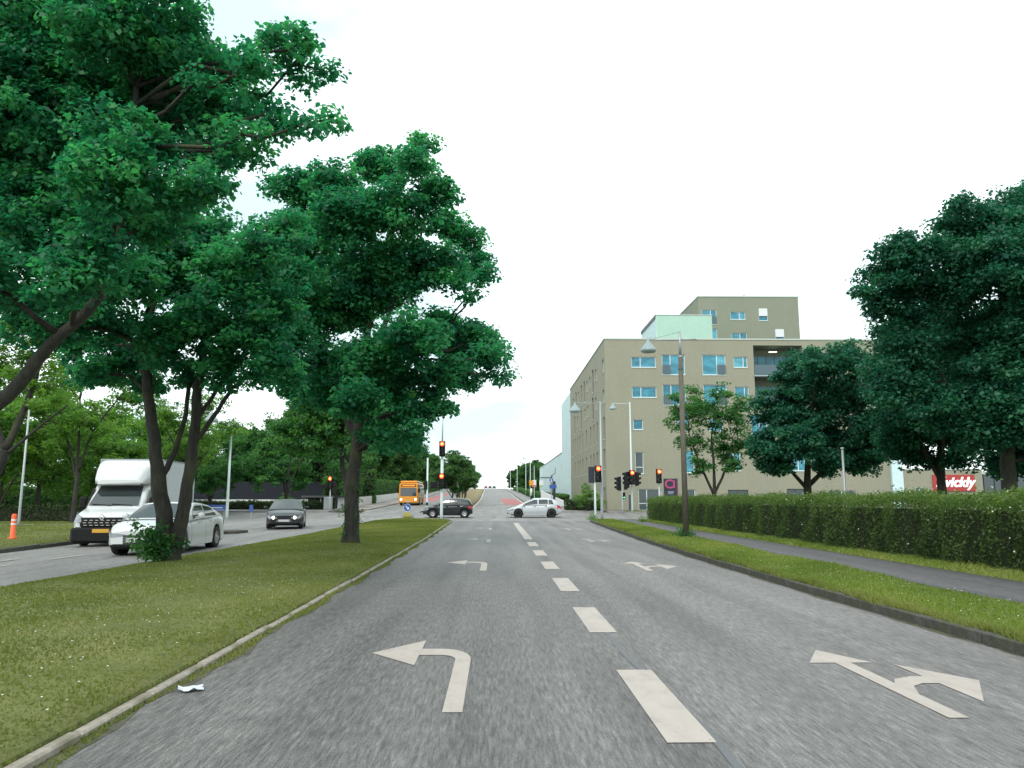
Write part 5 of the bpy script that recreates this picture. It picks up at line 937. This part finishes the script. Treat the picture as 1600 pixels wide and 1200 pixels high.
# ------------------------------------------------------------------ cars
def interp(tab, s): return float(np.interp(s, [t[0] for t in tab], [t[1] for t in tab]))
def smooth(tab):
    xs = np.linspace(tab[0][0], tab[-1][0], 90); ys = np.interp(xs, [t[0] for t in tab], [t[1] for t in tab])
    k = np.array([1, 2, 3, 2, 1]) / 9; yp = np.pad(ys, 2, mode='edge'); ys = np.convolve(yp, k, 'valid'); return list(zip(xs, ys))
def car(name, label, loc, rz, L, W, H, top, gh, wb, ro, wr, paint, kind):
    """front at +y, local origin under the middle. top: lower body height by s (0 rear, L front); gh: greenhouse roof line (s, z)."""
    root = thing(name, label, 'car', loc, rz)
    top = smooth(top); gh0 = gh; ghs = smooth(gh); sr, sf = gh[0][0], gh[-1][0]; hw = W / 2
    sw = (ro, ro + wb)
    def w(s):
        u = max(0, (s - (L - .75)) / .75); v = max(0, (.55 - s) / .55); return hw * (1 - .26 * u ** 2.4 - .15 * v ** 2.4 - .012)
    def zt(s): return interp(top, s)
    def zl(s):
        z = .20 + .10 * max(0, (s - (L - .5)) / .5) + .1 * max(0, (.45 - s) / .45)
        for c in sw:
            d = abs(s - c); Ra = wr + .055
            if d < Ra: z = max(z, min(wr + math.sqrt(Ra * Ra - d * d), zt(s) - .09))
        return z
    def ring(s, off=0):
        a, lo, t_ = w(s) + off, zl(s), zt(s) + off; h = t_ - lo
        wz = lambda f: lo + h * f
        return [(0, lo), (a - .16, lo), (a - .03, lo + .004), (a - .005, wz(.12)), (a, wz(.38)), (a - .004, wz(.6)), (a - .03, wz(.82)), (a - .075, wz(.94)), (a - .17, wz(.992)), (a * .45, t_ + .022), (0, t_ + .03)]
    N = int(L / .045); ss = [L * i / N for i in range(N + 1)]
    for c in sw:
        for d in (-1, 1): ss += [c + d * (wr + .055), c + d * (wr + .054)]
    ss = sorted(ss); b = MB(); rings = []
    for s in ss:
        r = ring(s); rings.append([(x, s - L / 2, z) for x, z in r] + [(-x, s - L / 2, z) for x, z in r[-2:0:-1]])
    n = len(rings[0]); b.v = [p for r in rings for p in r]
    for i in range(len(rings) - 1):
        for k in range(n):
            j = (k + 1) % n; dark = k in (0, 1, n - 1, n - 2); b.f.append((i * n + k, i * n + j, i * n + n + j, i * n + n + k)); b.m.append(1 if dark else 0); b.s.append(not dark)
    for i, rv in ((0, True), (len(rings) - 1, False)):
        f = tuple(i * n + k for k in range(n)); b.f.append(f[::-1] if not rv else f); b.m.append(0); b.s.append(False)
    # greenhouse
    def G(s, v, off=0):
        zb = zt(s) - .03; z = interp(ghs, s); h = max(.0, z - zb); wb_ = w(s) - .045
        inset = lambda zz: wb_ - .22 * max(0, (zz - zb) / .52) ** 1.25
        if v <= 1:
            zz = zb + h * v * .93; return (inset(zz) + off, zz + off * .3)
        t_ = v - 1; ztop = zb + h * .93; w0 = inset(ztop); x = w0 * (1 - t_); zz = ztop + h * .07 * math.sin(min(1, t_ * 1.6) * math.pi / 2) + .015 * t_ * (1 if h > .05 else 0)
        return (x + off * (1 - t_), zz + off)
    gs = [sr + (sf - sr) * i / 46 for i in range(47)]; vv = [0, .2, .4, .6, .8, .93, 1, 1.06, 1.15, 1.3, 1.5, 1.75, 2]
    o = len(b.v); m_ = len(vv) * 2 - 1
    for s in gs:
        h = [G(s, v) for v in vv]; b.v += [(x, s - L / 2, z) for x, z in h] + [(-x, s - L / 2, z) for x, z in h[-2::-1]]
    for i in range(len(gs) - 1):
        for k in range(m_ - 1): b.f.append((o + i * m_ + k, o + i * m_ + k + 1, o + i * m_ + m_ + k + 1, o + i * m_ + m_ + k)); b.m.append(0); b.s.append(True)
    body = b.build('body', [paint, M_BLACK], root)
    def gpatch(nm, sA, sB, v0, v1, sides, m, off=.006, ns=10, nv=7, par=root, slantA=0, slantB=0):
        for sd in sides:
            p = MB(); vs = []
            for j in range(nv + 1):
                v = v0 + (v1 - v0) * j / nv
                for i in range(ns + 1):
                    a = sA + slantA * (j / nv); c = sB + slantB * (j / nv); s = a + (c - a) * i / ns; x, z = G(s, v, off); vs.append((x * sd, s - L / 2, z))
            p.add(vs, [(j * (ns + 1) + i, j * (ns + 1) + i + 1, (j + 1) * (ns + 1) + i + 1, (j + 1) * (ns + 1) + i) for j in range(nv) for i in range(ns)], 0, True); p.build(nm, m, par)
    def full(nm, sA, sB, m, v0=1.0, off=.007):
        p = MB(); vs = []; ns = 10; nv = 16
        for i in range(ns + 1):
            s = sA + (sB - sA) * i / ns
            for j in range(nv + 1):
                t_ = -1 + 2 * j / nv; v = v0 + (2 - v0) * (1 - abs(t_)); x, z = G(s, v, off); vs.append((math.copysign(x, t_) if t_ else 0, s - L / 2, z))
        p.add(vs, [(i * (nv + 1) + j, i * (nv + 1) + j + 1, (i + 1) * (nv + 1) + j + 1, (i + 1) * (nv + 1) + j) for i in range(ns) for j in range(nv)], 0, True); p.build(nm, m, root)
    rf, rb = kind['roof_front'], kind['roof_back']
    full('windscreen', rf + .06, sf - .07, M_CARGLASS, 1.04); full('rear_window', sr + .06, rb - .03, M_CARGLASS, 1.05)
    for a, c, sa, sb_ in kind['side']: gpatch('side_window', a, c, .14, .86, (1, -1), M_CARGLASS, slantA=sa, slantB=sb_)
    def bpatch(nm, s0, s1, f0, f1, m, off=.008, sides=(1, -1), par=root, xin=0):
        for sd in sides:
            p = MB(); vs = []; ns, nf = 8, 4
            for j in range(nf + 1):
                f = f0 + (f1 - f0) * j / nf
                for i in range(ns + 1):
                    s = s0 + (s1 - s0) * i / ns; r = ring(min(max(s, 0), L)); lo, t_ = zl(min(max(s, 0), L)), zt(min(max(s, 0), L)); z = lo + (t_ - lo) * f
                    zs_ = [q[1] for q in r[2:9]]; x = float(np.interp(z, zs_, [q[0] for q in r[2:9]])) + off; vs.append((x * sd, s - L / 2, z))
            # inner edge wraps on to the end face
            p.add(vs, [(j * (ns + 1) + i, j * (ns + 1) + i + 1, (j + 1) * (ns + 1) + i + 1, (j + 1) * (ns + 1) + i) for j in range(nf) for i in range(ns)], 0, True); p.build(nm, m, par)
    fz0, fz1 = zl(L), zt(L); fh = fz1 - fz0; xe = w(L)
    hm = M_HEADON if kind.get('lights') else M_HEAD
    for sd in (1, -1):
        p = MB(); x0, x1 = xe * .5, w(L) + .012; x2 = w(L - .42) + .012; zA, zB = fz0 + fh * .60, fz0 + fh * .97; zC = zt(L - .42) - .05; zD = zC - .13
        v = [(sd * x0, L / 2 + .012, zA + .03), (sd * (x1 - .02), L / 2 + .006, zA - .01), (sd * (x1 - .03), L / 2 + .002, zB - .02), (sd * x0, L / 2 + .012, zB - .05), (sd * x2, L / 2 - .42, zD), (sd * x2, L / 2 - .42, zC)]
        xm = w(L - .2) + .012; v += [(sd * xm, L / 2 - .2, (zA + zD) / 2 - .01), (sd * (xm - .02), L / 2 - .2, (zB + zC) / 2)]
        v += [(sd * (x0), L / 2 - .1, zA + .03), (sd * x0, L / 2 - .1, zB - .05)]
        p.add(v, [(0, 1, 2, 3), (1, 6, 7, 2), (6, 4, 5, 7), (0, 3, 9, 8)], 0, False); p.build('headlight', hm if not kind.get('lights') else M_HEAD, root)
        if kind.get('lights'):
            p = MB(); p.lathe([(.001, .02), (.05, .02), (.075, .0)], 12, (sd * (xe * .78), L / 2 + .0, (zA + zB) / 2), 'y'); p.build('lamp', M_HEADON, root)
    bpatch('taillight', .0, .34, .62, .93, M_TAIL)
    p = MB(); gx = xe * kind.get('grille', .42); p.bbox(-gx, gx, L / 2 - .02, L / 2 + .018, fz0 + fh * kind.get('gz0', .12), fz0 + fh * kind.get('gz1', .62), .03); gr = p.build('grille', mat('grille_grey', (.035, .037, .042), .5), root)
    p = MB()
    for k in range(4): z = fz0 + fh * (kind.get('gz0', .12) + .04 + (kind.get('gz1', .62) - kind.get('gz0', .12)) * (k + .5) / 4); p.box(-gx * .92, gx * .92, L / 2 + .018, L / 2 + .024, z, z + .008)
    p.build('grille_bars', M_STEEL, gr)
    p = MB(); p.box(-xe * .9, xe * .9, L / 2 - .03, L / 2 + .02, fz0 - .05, fz0 + fh * .06); p.build('front_lip', M_BLACK, root)
    p = MB(); p.bbox(-.26, .26, L / 2 + .022, L / 2 + .032, fz0 + fh * .2, fz0 + fh * .2 + .11, .004); p.build('number_plate', mat('plate_white', (.45, .46, .46), .5), root)
    p = MB(); p.box(-.26, .26, -L / 2 - .014, -L / 2 - .002, .55, .66); p.build('rear_plate', mat('plate_white', (.45, .46, .46), .5), root)
    p = MB(); p.box(-hw * .82, hw * .82, -L / 2 + .25, L / 2 - .3, .17, .5); p.build('underbody', M_BLACK, root)
    for c in sw:
        for sd in (1, -1): p = MB(); p.lathe([(wr + .06, 0), (.001, 0)], 24, (sd * (hw - .26), c - L / 2, wr), 'x'); p.build('wheel_well', M_BLACK, root)
    for c in sw:
        for sd in (1, -1):
            wx = sd * (hw - .115); y = c - L / 2
            p = MB(); wd = .1; p.lathe([(wr * .62, wd), (wr * .93, wd), (wr, wd * .75), (wr, -wd * .75), (wr * .93, -wd), (wr * .6, -wd)], 26, (wx, y, wr), 'x'); wh_ = p.build('wheel', M_RUBBER, root)
            p = MB(); p.lathe([(wr * .62, .098 * sd), (wr * .6, .07 * sd), (wr * .54, .05 * sd), (.001, .045 * sd)], 20, (wx, y, wr), 'x', 0 if not kind.get('darkwheel') else 0)
            p.lathe([(.06, .06 * sd), (.06, .085 * sd), (.001, .09 * sd)], 12, (wx, y, wr), 'x')
            for q in range(kind.get('spokes', 5)):
                a = 2 * math.pi * q / kind.get('spokes', 5) + .3; d = Vector((0, math.cos(a), math.sin(a))); e_ = Vector((0, -d.z, d.y)) * .03; o_ = Vector((wx + .082 * sd, y, wr)); i_ = Vector((-.03 * sd, 0, 0))
                p.add([o_ + e_, o_ - e_, o_ - e_ * .8 + d * wr * .6, o_ + e_ * .8 + d * wr * .6, o_ + e_ + i_, o_ - e_ + i_, o_ - e_ * .8 + d * wr * .6 + i_, o_ + e_ * .8 + d * wr * .6 + i_], [(0, 1, 2, 3), (0, 1, 5, 4), (1, 2, 6, 5), (3, 0, 4, 7)])
            p.build('rim', M_BLACK if kind.get('darkwheel') else M_RIM, wh_)
    ms = sf - .52
    for sd in (1, -1):
        x = w(ms) - .02; z = zt(ms) + .03; p = MB(); p.tube([(sd * x, ms - L / 2, z), (sd * (x + .1), ms - L / 2, z + .03)], .025, 6); p.lathe([(.001, -.045), (.055, -.04), (.085, -.01), (.085, .05), (.06, .065), (.001, .07)], 12, (sd * (x + .17), ms - L / 2, z + .06), 'y'); 
        p.build('wing_mirror', paint if not kind.get('dark_mirror') else M_BLACK, root)
        for s_ in kind['handles']:
            zz = zt(s_) - .12; xx = w(s_) - .012; p = MB(); p.box(min(sd * xx, sd * (xx + .035)), max(sd * xx, sd * (xx + .035)), s_ - L / 2 - .1, s_ - L / 2 + .1, zz, zz + .03); p.build('door_handle', paint, root)
        for s_ in kind['seams']:
            p = MB(); pts = [ring(s_)[q] for q in (3, 4, 5, 6, 7)]; 
            for q in range(4):
                (xa, za), (xb, zb) = pts[q], pts[q + 1]; p.add([(sd * (xa + .003), s_ - L / 2 - .006, za), (sd * (xb + .003), s_ - L / 2 - .006, zb), (sd * (xb + .003), s_ - L / 2 + .006, zb), (sd * (xa + .003), s_ - L / 2 + .006, za)], [(0, 1, 2, 3)])
            p.build('door_seam', M_BLACK, root)
        for a_, c_ in ((ro + wr + .12, ro + wb - wr - .12),):
            p = MB(); x = w((a_ + c_) / 2) - .02; p.box(min(sd * x, sd * (x + .024)), max(sd * x, sd * (x + .024)), a_ - L / 2, c_ - L / 2, .2, .29); p.build('sill_trim', M_BLACK if not kind.get('sillpaint') else paint, root)
    return root
P_BLACK = mat('paint_black', (.007, .010, .012), .3, coat=.35, spec=.35)
P_BLACK2 = mat('paint_dark_grey', (.012, .014, .018), .3, coat=.45, spec=.4)
P_WHITE = mat('paint_white', (.58, .60, .60), .3, coat=.6)
P_SILVER = mat('paint_silver', (.42, .44, .46), .28, .35, coat=.8)
# white sedan in the opposite carriageway
car('white_sedan', 'white four door sedan driving towards us partly hidden behind the forked maple', (-9.52, 23.05, -.035), math.pi + R(2.0), 4.65, 1.84, 1.40,
    [(0, .92), (.15, 1.0), (.7, 1.02), (1.5, .98), (3.0, .93), (3.7, .88), (4.3, .76), (4.65, .62)], [(.55, .99), (1.45, 1.33), (2.0, 1.40), (2.6, 1.39), (3.45, .92)], 2.82, .98, .335, P_WHITE,
    dict(roof_front=2.62, roof_back=1.45, side=[(1.0, 1.98, .25, 0), (2.06, 3.05, 0, -.1)], handles=[1.55, 2.5], seams=[1.25, 2.02, 3.2], grille=.52, gz0=.05, gz1=.78, spokes=10, sillpaint=True))
car('black_hatchback', 'black hatchback with lit headlights driving towards us in the opposite carriageway', (-10.95, 41.0, -.03), math.pi + R(11), 4.25, 1.80, 1.47,
    [(0, .85), (.1, 1.0), (1.0, 1.0), (2.8, .97), (3.3, .93), (3.95, .78), (4.25, .64)], [(.12, 1.0), (.7, 1.40), (1.4, 1.47), (2.2, 1.45), (3.3, .95)], 2.64, .78, .32, P_BLACK2,
    dict(roof_front=2.3, roof_back=.65, side=[(.75, 1.7, .2, 0), (1.78, 2.85, 0, -.1)], handles=[1.2, 2.2], seams=[1.74, 2.95], lights=True, grille=.6, gz0=.1, gz1=.5, spokes=5))
car('black_hatchback', 'small black five door hatchback crossing the junction towards the left', (-3.78, 61.2, .03), R(90), 3.82, 1.66, 1.50,
    [(0, .8), (.1, .96), (1.0, .98), (2.6, .94), (3.0, .9), (3.6, .76), (3.82, .62)], [(.02, .98), (.25, 1.38), (.9, 1.50), (1.9, 1.49), (3.05, .92)], 2.46, .62, .31, P_BLACK,
    dict(roof_front=2.0, roof_back=.3, side=[(.3, .9, .08, 0), (.96, 1.66, 0, 0), (1.74, 2.7, 0, -.12)], handles=[1.1, 1.95], seams=[.94, 1.7, 2.75], grille=.5, gz0=.1, gz1=.5, spokes=7))
car('silver_hatchback', 'silver five door hatchback crossing the junction towards the left, right of the black one', (2.98, 61.6, .03), R(90), 4.2, 1.76, 1.51,
    [(0, .8), (.12, .98), (.9, 1.02), (2.7, .95), (3.2, .9), (3.9, .72), (4.2, .56)], [(.04, 1.0), (.35, 1.36), (1.1, 1.50), (2.1, 1.49), (3.45, .88)], 2.61, .76, .315, P_SILVER,
    dict(roof_front=2.15, roof_back=.5, side=[(.6, 1.0, .12, 0), (1.05, 1.78, 0, 0), (1.86, 3.0, 0, -.15)], handles=[1.2, 2.1], seams=[1.02, 1.82, 3.05], grille=.6, gz0=.1, gz1=.4, darkwheel=True, spokes=5, sillpaint=True))
# ------------------------------------------------------------------ box van
def loft(b, secs, mi=0, sm=True, cap=True):
    n = len(secs[0]); o = len(b.v); b.v += [tuple(p) for s in secs for p in s]
    for i in range(len(secs) - 1):
        for k in range(n): j = (k + 1) % n; b.f.append((o + i * n + k, o + i * n + j, o + i * n + n + j, o + i * n + n + k)); b.m.append(mi); b.s.append(sm)
    if cap:
        for i, rv in ((0, 1), (len(secs) - 1, 0)):
            f = tuple(o + i * n + k for k in range(n)); b.f.append(f if rv else f[::-1]); b.m.append(mi); b.s.append(False)
van = thing('box_van', 'white box van with a wind deflector over the cab behind the white sedan', 'van', (-13.2, 28.9, -.09), math.pi + R(6))
# local: front at +y (y=+3.2), rear y=-3.2
hv = .98
def vsec(y, zb, ztop, wl_, wt): # rounded section
    r = .10
    return [(-wl_, y, zb), (wl_, y, zb), (wl_ + .01, y, zb + (ztop - zb) * .4), (wl_ * .35 + wt * .65, y, ztop - r * 1.6), (wt - .03, y, ztop - r * .5), (wt - r * 1.2, y, ztop), (-wt + r * 1.2, y, ztop), (-wt + .03, y, ztop - r * .5), (-(wl_ * .35 + wt * .65), y, ztop - r * 1.6), (-wl_ - .01, y, zb + (ztop - zb) * .4)]
def arch(y, base=.30, c=2.32, r=.40): 
    d = abs(y - c); return max(base, .34 + math.sqrt(max(0, r * r - d * d))) if d < r else base
b = MB(); secs = []
prof = [(1.0, 2.12, .96), (1.2, 2.13, .94), (1.45, 2.10, .93), (1.6, 2.02, .93), (2.35, 1.30, .93), (2.42, 1.22, .93), (2.7, 1.16, .93), (2.95, 1.08, .92), (3.1, 1.0, .88), (3.2, .86, .84)]
for y in np.linspace(1.0, 3.2, 45):
    zt_ = float(np.interp(y, [p[0] for p in prof], [p[1] for p in prof])); wt = float(np.interp(y, [p[0] for p in prof], [p[2] for p in prof]))
    wl_ = hv * (1 - .12 * max(0, (y - 2.7) / .5) ** 2); secs.append(vsec(y, arch(y), zt_, wl_, min(wt, wl_ - (.12 if 1.5 < y < 2.4 else .04) - (.03 if zt_ > 1.8 else 0))))
loft(b, secs); b.build('cab', P_WHITE, van)
def quadp(b, P, th=.0): b.add(P, [(0, 1, 2, 3)])
# windscreen and side windows
b = MB(); nrm = .014
b.add([(-.80, 2.34 + nrm, 1.335), (.80, 2.34 + nrm, 1.335), (.70, 1.64 + nrm, 2.0), (-.70, 1.64 + nrm, 2.0), (-.76, 2.30 + nrm, 1.34), (.76, 2.3 + nrm, 1.34)], [(0, 1, 2, 3)]); b.build('windscreen', M_CARGLASS, van)
b = MB(); b.tube([(-.6, 2.38, 1.34), (.05, 2.33, 1.38)], .012, 5); b.tube([(.05, 2.38, 1.34), (.68, 2.33, 1.38)], .012, 5); b.build('wiper', M_BLACK, van)
for sd in (1, -1):
    b = MB(); b.add([(sd * .985, 1.15, 1.28), (sd * .985, 2.12, 1.28), (sd * .955, 1.62, 1.9), (sd * .955, 1.15, 1.93)], [(0, 1, 2, 3)]); b.build('side_window', M_CARGLASS, van)
    b = MB(); b.bbox(min(sd * 1.02, sd * 1.24), max(sd * 1.02, sd * 1.24), 1.86, 2.0, 1.22, 1.62, .04); b.tube([(sd * .96, 1.95, 1.25), (sd * 1.08, 1.93, 1.3)], .03, 6); b.build('wing_mirror', M_BLACK, van)
    b = MB(); v = [(sd * .62, 3.2, .80), (sd * .90, 3.10, .76), (sd * 1.0, 2.74, .92), (sd * .985, 2.62, 1.12), (sd * .86, 2.95, 1.06), (sd * .64, 3.16, .98)]
    v2 = [(x, y + .06, z) for x, y, z in v]; b.add(v + v2, [(6, 7, 8, 9, 10, 11)] + [(i, (i + 1) % 6, 6 + (i + 1) % 6, 6 + i) for i in range(6)]); b.build('headlight', M_HEAD, van)
    b = MB(); b.box(min(sd * .975, sd * .995), max(sd * .975, sd * .995), 1.02, 1.9, .5, .56); b.build('door_strip', M_BLACK, van)
b = MB(); b.bbox(-.96, .96, 2.95, 3.27, .12, .66, .09); b.build('bumper', M_BLACK, van)
b = MB(); b.bbox(-.68, .68, 3.12, 3.235, .64, .95, .03); gr = b.build('grille', M_BLACK, van)
b = MB()
for k in range(3):
    for q in range(7): b.box(-.60 + q * .175 + (k % 2) * .03, -.50 + q * .175 + (k % 2) * .03, 3.235, 3.243, .69 + k * .08, .712 + k * .08)
b.build('grille_studs', M_CHROME, gr)['kind'] = 'stuff'
b = MB(); b.add([(x, 3.25, z) for x, z in ((0, 1.08), (.10, .96), (0, .84), (-.10, .96), (0, 1.02), (.055, .96), (0, .90), (-.055, .96))] + [(x, 3.27, z) for x, z in ((0, 1.07), (.095, .96), (0, .85), (-.095, .96), (0, 1.03), (.06, .96), (0, .89), (-.06, .96))],
    [(8, 9, 13, 12), (9, 10, 14, 13), (10, 11, 15, 14), (11, 8, 12, 15), (0, 1, 9, 8), (1, 2, 10, 9), (2, 3, 11, 10), (3, 0, 8, 11)]); b.build('diamond_badge', M_CHROME, gr)
b = MB(); b.bbox(-.26, .26, 3.272, 3.284, .46, .58, .004); b.build('number_plate', mat('plate_yellow', (.55, .30, .03), .5), van)
# deflector
b = MB(); secs = []
for y, zt_, wt in ((2.02, 2.2, .70), (1.92, 2.45, .80), (1.75, 2.66, .86), (1.45, 2.82, .93), (1.1, 2.90, .99), (.9, 2.92, 1.02)): secs.append(vsec(y, 2.06, zt_, wt, wt - .03))
loft(b, secs); b.build('wind_deflector', P_WHITE, van)
b = MB(); b.bbox(-1.06, 1.06, -3.3, .88, .62, 2.93, .02); b.build('cargo_box', mat('box_panel_white', (.50, .53, .54), .45), van)
b = MB()
for x in (-1.07, 1.03): b.box(x, x + .04, .845, .895, .62, 2.95)
b.box(-1.07, 1.07, .845, .9, 2.932, 2.97); b.box(-1.07, -1.03, -3.3, .84, 2.932, 2.965); b.box(1.03, 1.07, -3.3, .84, 2.932, 2.965); b.build('edge_profile', M_STEEL, van)
b = MB(); b.box(-.5, .5, -3.2, 2.9, .35, .6); b.build('chassis', M_BLACK, van)
b = MB(); b.box(-1.05, -1.0, -2.9, .8, .38, .6); b.box(1.0, 1.05, -2.9, .8, .38, .6); b.build('side_skirt', M_STEEL, van)
for y in (2.32, -1.9):
    for sd in (1, -1):
        p = MB(); p.lathe([(.2, .11), (.31, .11), (.34, .08), (.34, -.08), (.31, -.11), (.2, -.11)], 24, (sd * .85, y, .34), 'x'); wh_ = p.build('wheel', M_RUBBER, van)
        p = MB(); p.lathe([(.2, .1 * sd), (.19, .05 * sd), (.08, .06 * sd), (.001, .07 * sd)], 18, (sd * .85, y, .34), 'x'); p.build('rim', M_RIM, wh_)
# ------------------------------------------------------------------ bus
bus = thing('city_bus', 'orange city bus with white upper sides coming down the far left carriageway', 'bus', (-11.55, 106.5, gz(102) + .02), math.pi + R(1.5))
Lb = 11.8; F_ = Lb / 2
b = MB(); secs = []
for y, k in ((-F_, .96), (-F_ + .15, 1), (F_ - .35, 1), (F_ - .1, .975), (F_, .93)):
    a = 1.26 * k; secs.append([(-a, y, .3), (a, y, .3), (a, y, 1.0), (a - .01, y, 2.0), (a - .05, y, 2.7), (a - .22, y, 2.88), (-a + .22, y, 2.88), (-a + .05, y, 2.7), (-a + .01, y, 2.0), (-a, y, 1.0)])
loft(b, secs, 0, False); b.build('body', M_ORANGE, bus)
for sd in (1, -1):
    b = MB(); v = [(sd * 1.268, -F_ + .2, 1.05), (sd * 1.268, F_ - .8, 1.05), (sd * 1.262, F_ - .8, 2.0), (sd * 1.262, -F_ + .2, 2.0), (sd * 1.225, F_ - .8, 2.68), (sd * 1.225, -F_ + .2, 2.68)]
    b.add(v, [(0, 1, 2, 3), (3, 2, 4, 5)]); b.build('upper_side', P_WHITE, bus)
    for k in range(6):
        y0 = -F_ + .6 + k * 1.68; b = MB(); b.add([(sd * 1.276, y0, 1.2), (sd * 1.276, y0 + 1.5, 1.2), (sd * 1.252, y0 + 1.5, 2.3), (sd * 1.252, y0, 2.3)], [(0, 1, 2, 3)]); b.build('side_window', M_GLASS2, bus)
    b = MB(); b.bbox(min(sd * 1.25, sd * 1.5), max(sd * 1.25, sd * 1.5), F_ - .1, F_ + .12, 1.6, 2.15, .03); b.build('wing_mirror', M_BLACK, bus)
    b = MB(); b.bbox(min(sd * .72, sd * 1.08), max(sd * .72, sd * 1.08), F_ - .06, F_ + .03, .62, .9, .02); hl = b.build('headlight', M_HEAD, bus)
    b = MB(); b.lathe([(.001, .05), (.1, .045), (.13, .03)], 12, (sd * .93, F_, .76), 'y'); b.build('lamp', M_HEADON, hl)
    for y in (F_ - 2.7, -F_ + 3.2):
        p = MB(); p.lathe([(.26, .14), (.46, .14), (.49, .1), (.49, -.1), (.46, -.14), (.26, -.14)], 20, (sd * 1.15, y, .49), 'x'); wh_ = p.build('wheel', M_RUBBER, bus)
        p = MB(); p.lathe([(.27, .12 * sd), (.1, .1 * sd), (.001, .12 * sd)], 14, (sd * 1.15, y, .49), 'x'); p.build('rim', M_RIM, wh_)
b = MB(); b.bbox(-1.08, 1.08, F_ - .1, F_ + .02, 1.12, 2.28, .06); b.build('windscreen', M_CARGLASS, bus)
b = MB(); b.bbox(-.95, .95, F_ - .1, F_ + .03, 2.38, 2.66, .03); dd = b.build('destination_display', M_BLACK, bus)
b = MB()
for q in range(9): b.box(-.8 + q * .18, -.68 + q * .18, F_ + .031, F_ + .036, 2.46, 2.58)
b.build('display_dots', mat('display_amber', (.8, .25, .05), .5, emis=(1, .35, .08), es=.8), dd)
b = MB(); b.bbox(-1.1, 1.1, -F_ + .8, F_ - .5, 2.885, 3.15, .1); b.build('roof_unit', M_ORANGE, bus)
b = MB(); b.box(-1.15, 1.15, F_ - .3, F_ + .01, .22, .36); b.build('bumper', M_BLACK, bus)
b = MB(); b.bbox(-.26, .26, F_ + .0, F_ + .02, .42, .54, .004); b.build('number_plate', mat('plate_white', (.45, .46, .46), .5), bus)
# far cars at the crest
for i, (x, y, m, l) in enumerate([(-1.3, 402, mat('paint_red', (.3, .03, .03), .3), 'tiny red car at the crest of the far road'), (.9, 396, P_BLACK2, 'tiny dark car at the crest of the far road, right of the red one'), (3.0, 392, P_BLACK2, 'tiny dark car at the crest nearest the right edge line')]):
    c = thing('distant_car', l, 'car', (x - 4.2, y, gz(y) + .02), 0, 'distant cars at the crest')
    b = MB(); secs = []
    for yy, z in ((-2, .7), (-1.9, .95), (-1.3, 1.4), (.5, 1.42), (1.2, .95), (2, .6)): secs.append([(-.85, yy, .25), (.85, yy, .25), (.85, yy, min(z, .9)), (.68, yy, z), (-.68, yy, z), (-.85, yy, min(z, .9))])
    loft(b, secs, 0, False); b.build('body', m, c)
    for sd in (1, -1):
        for yy in (-1.25, 1.25): p = MB(); p.lathe([(.001, .1), (.3, .1), (.3, -.1), (.001, -.1)], 12, (sd * .75, yy, .3), 'x'); p.build('wheel', M_RUBBER, c)
    b = MB(); b.add([(-.62, -1.87, .98), (.62, -1.87, .98), (.55, -1.4, 1.33), (-.55, -1.4, 1.33)], [(0, 1, 2, 3)]); b.build('rear_window', M_CARGLASS, c)
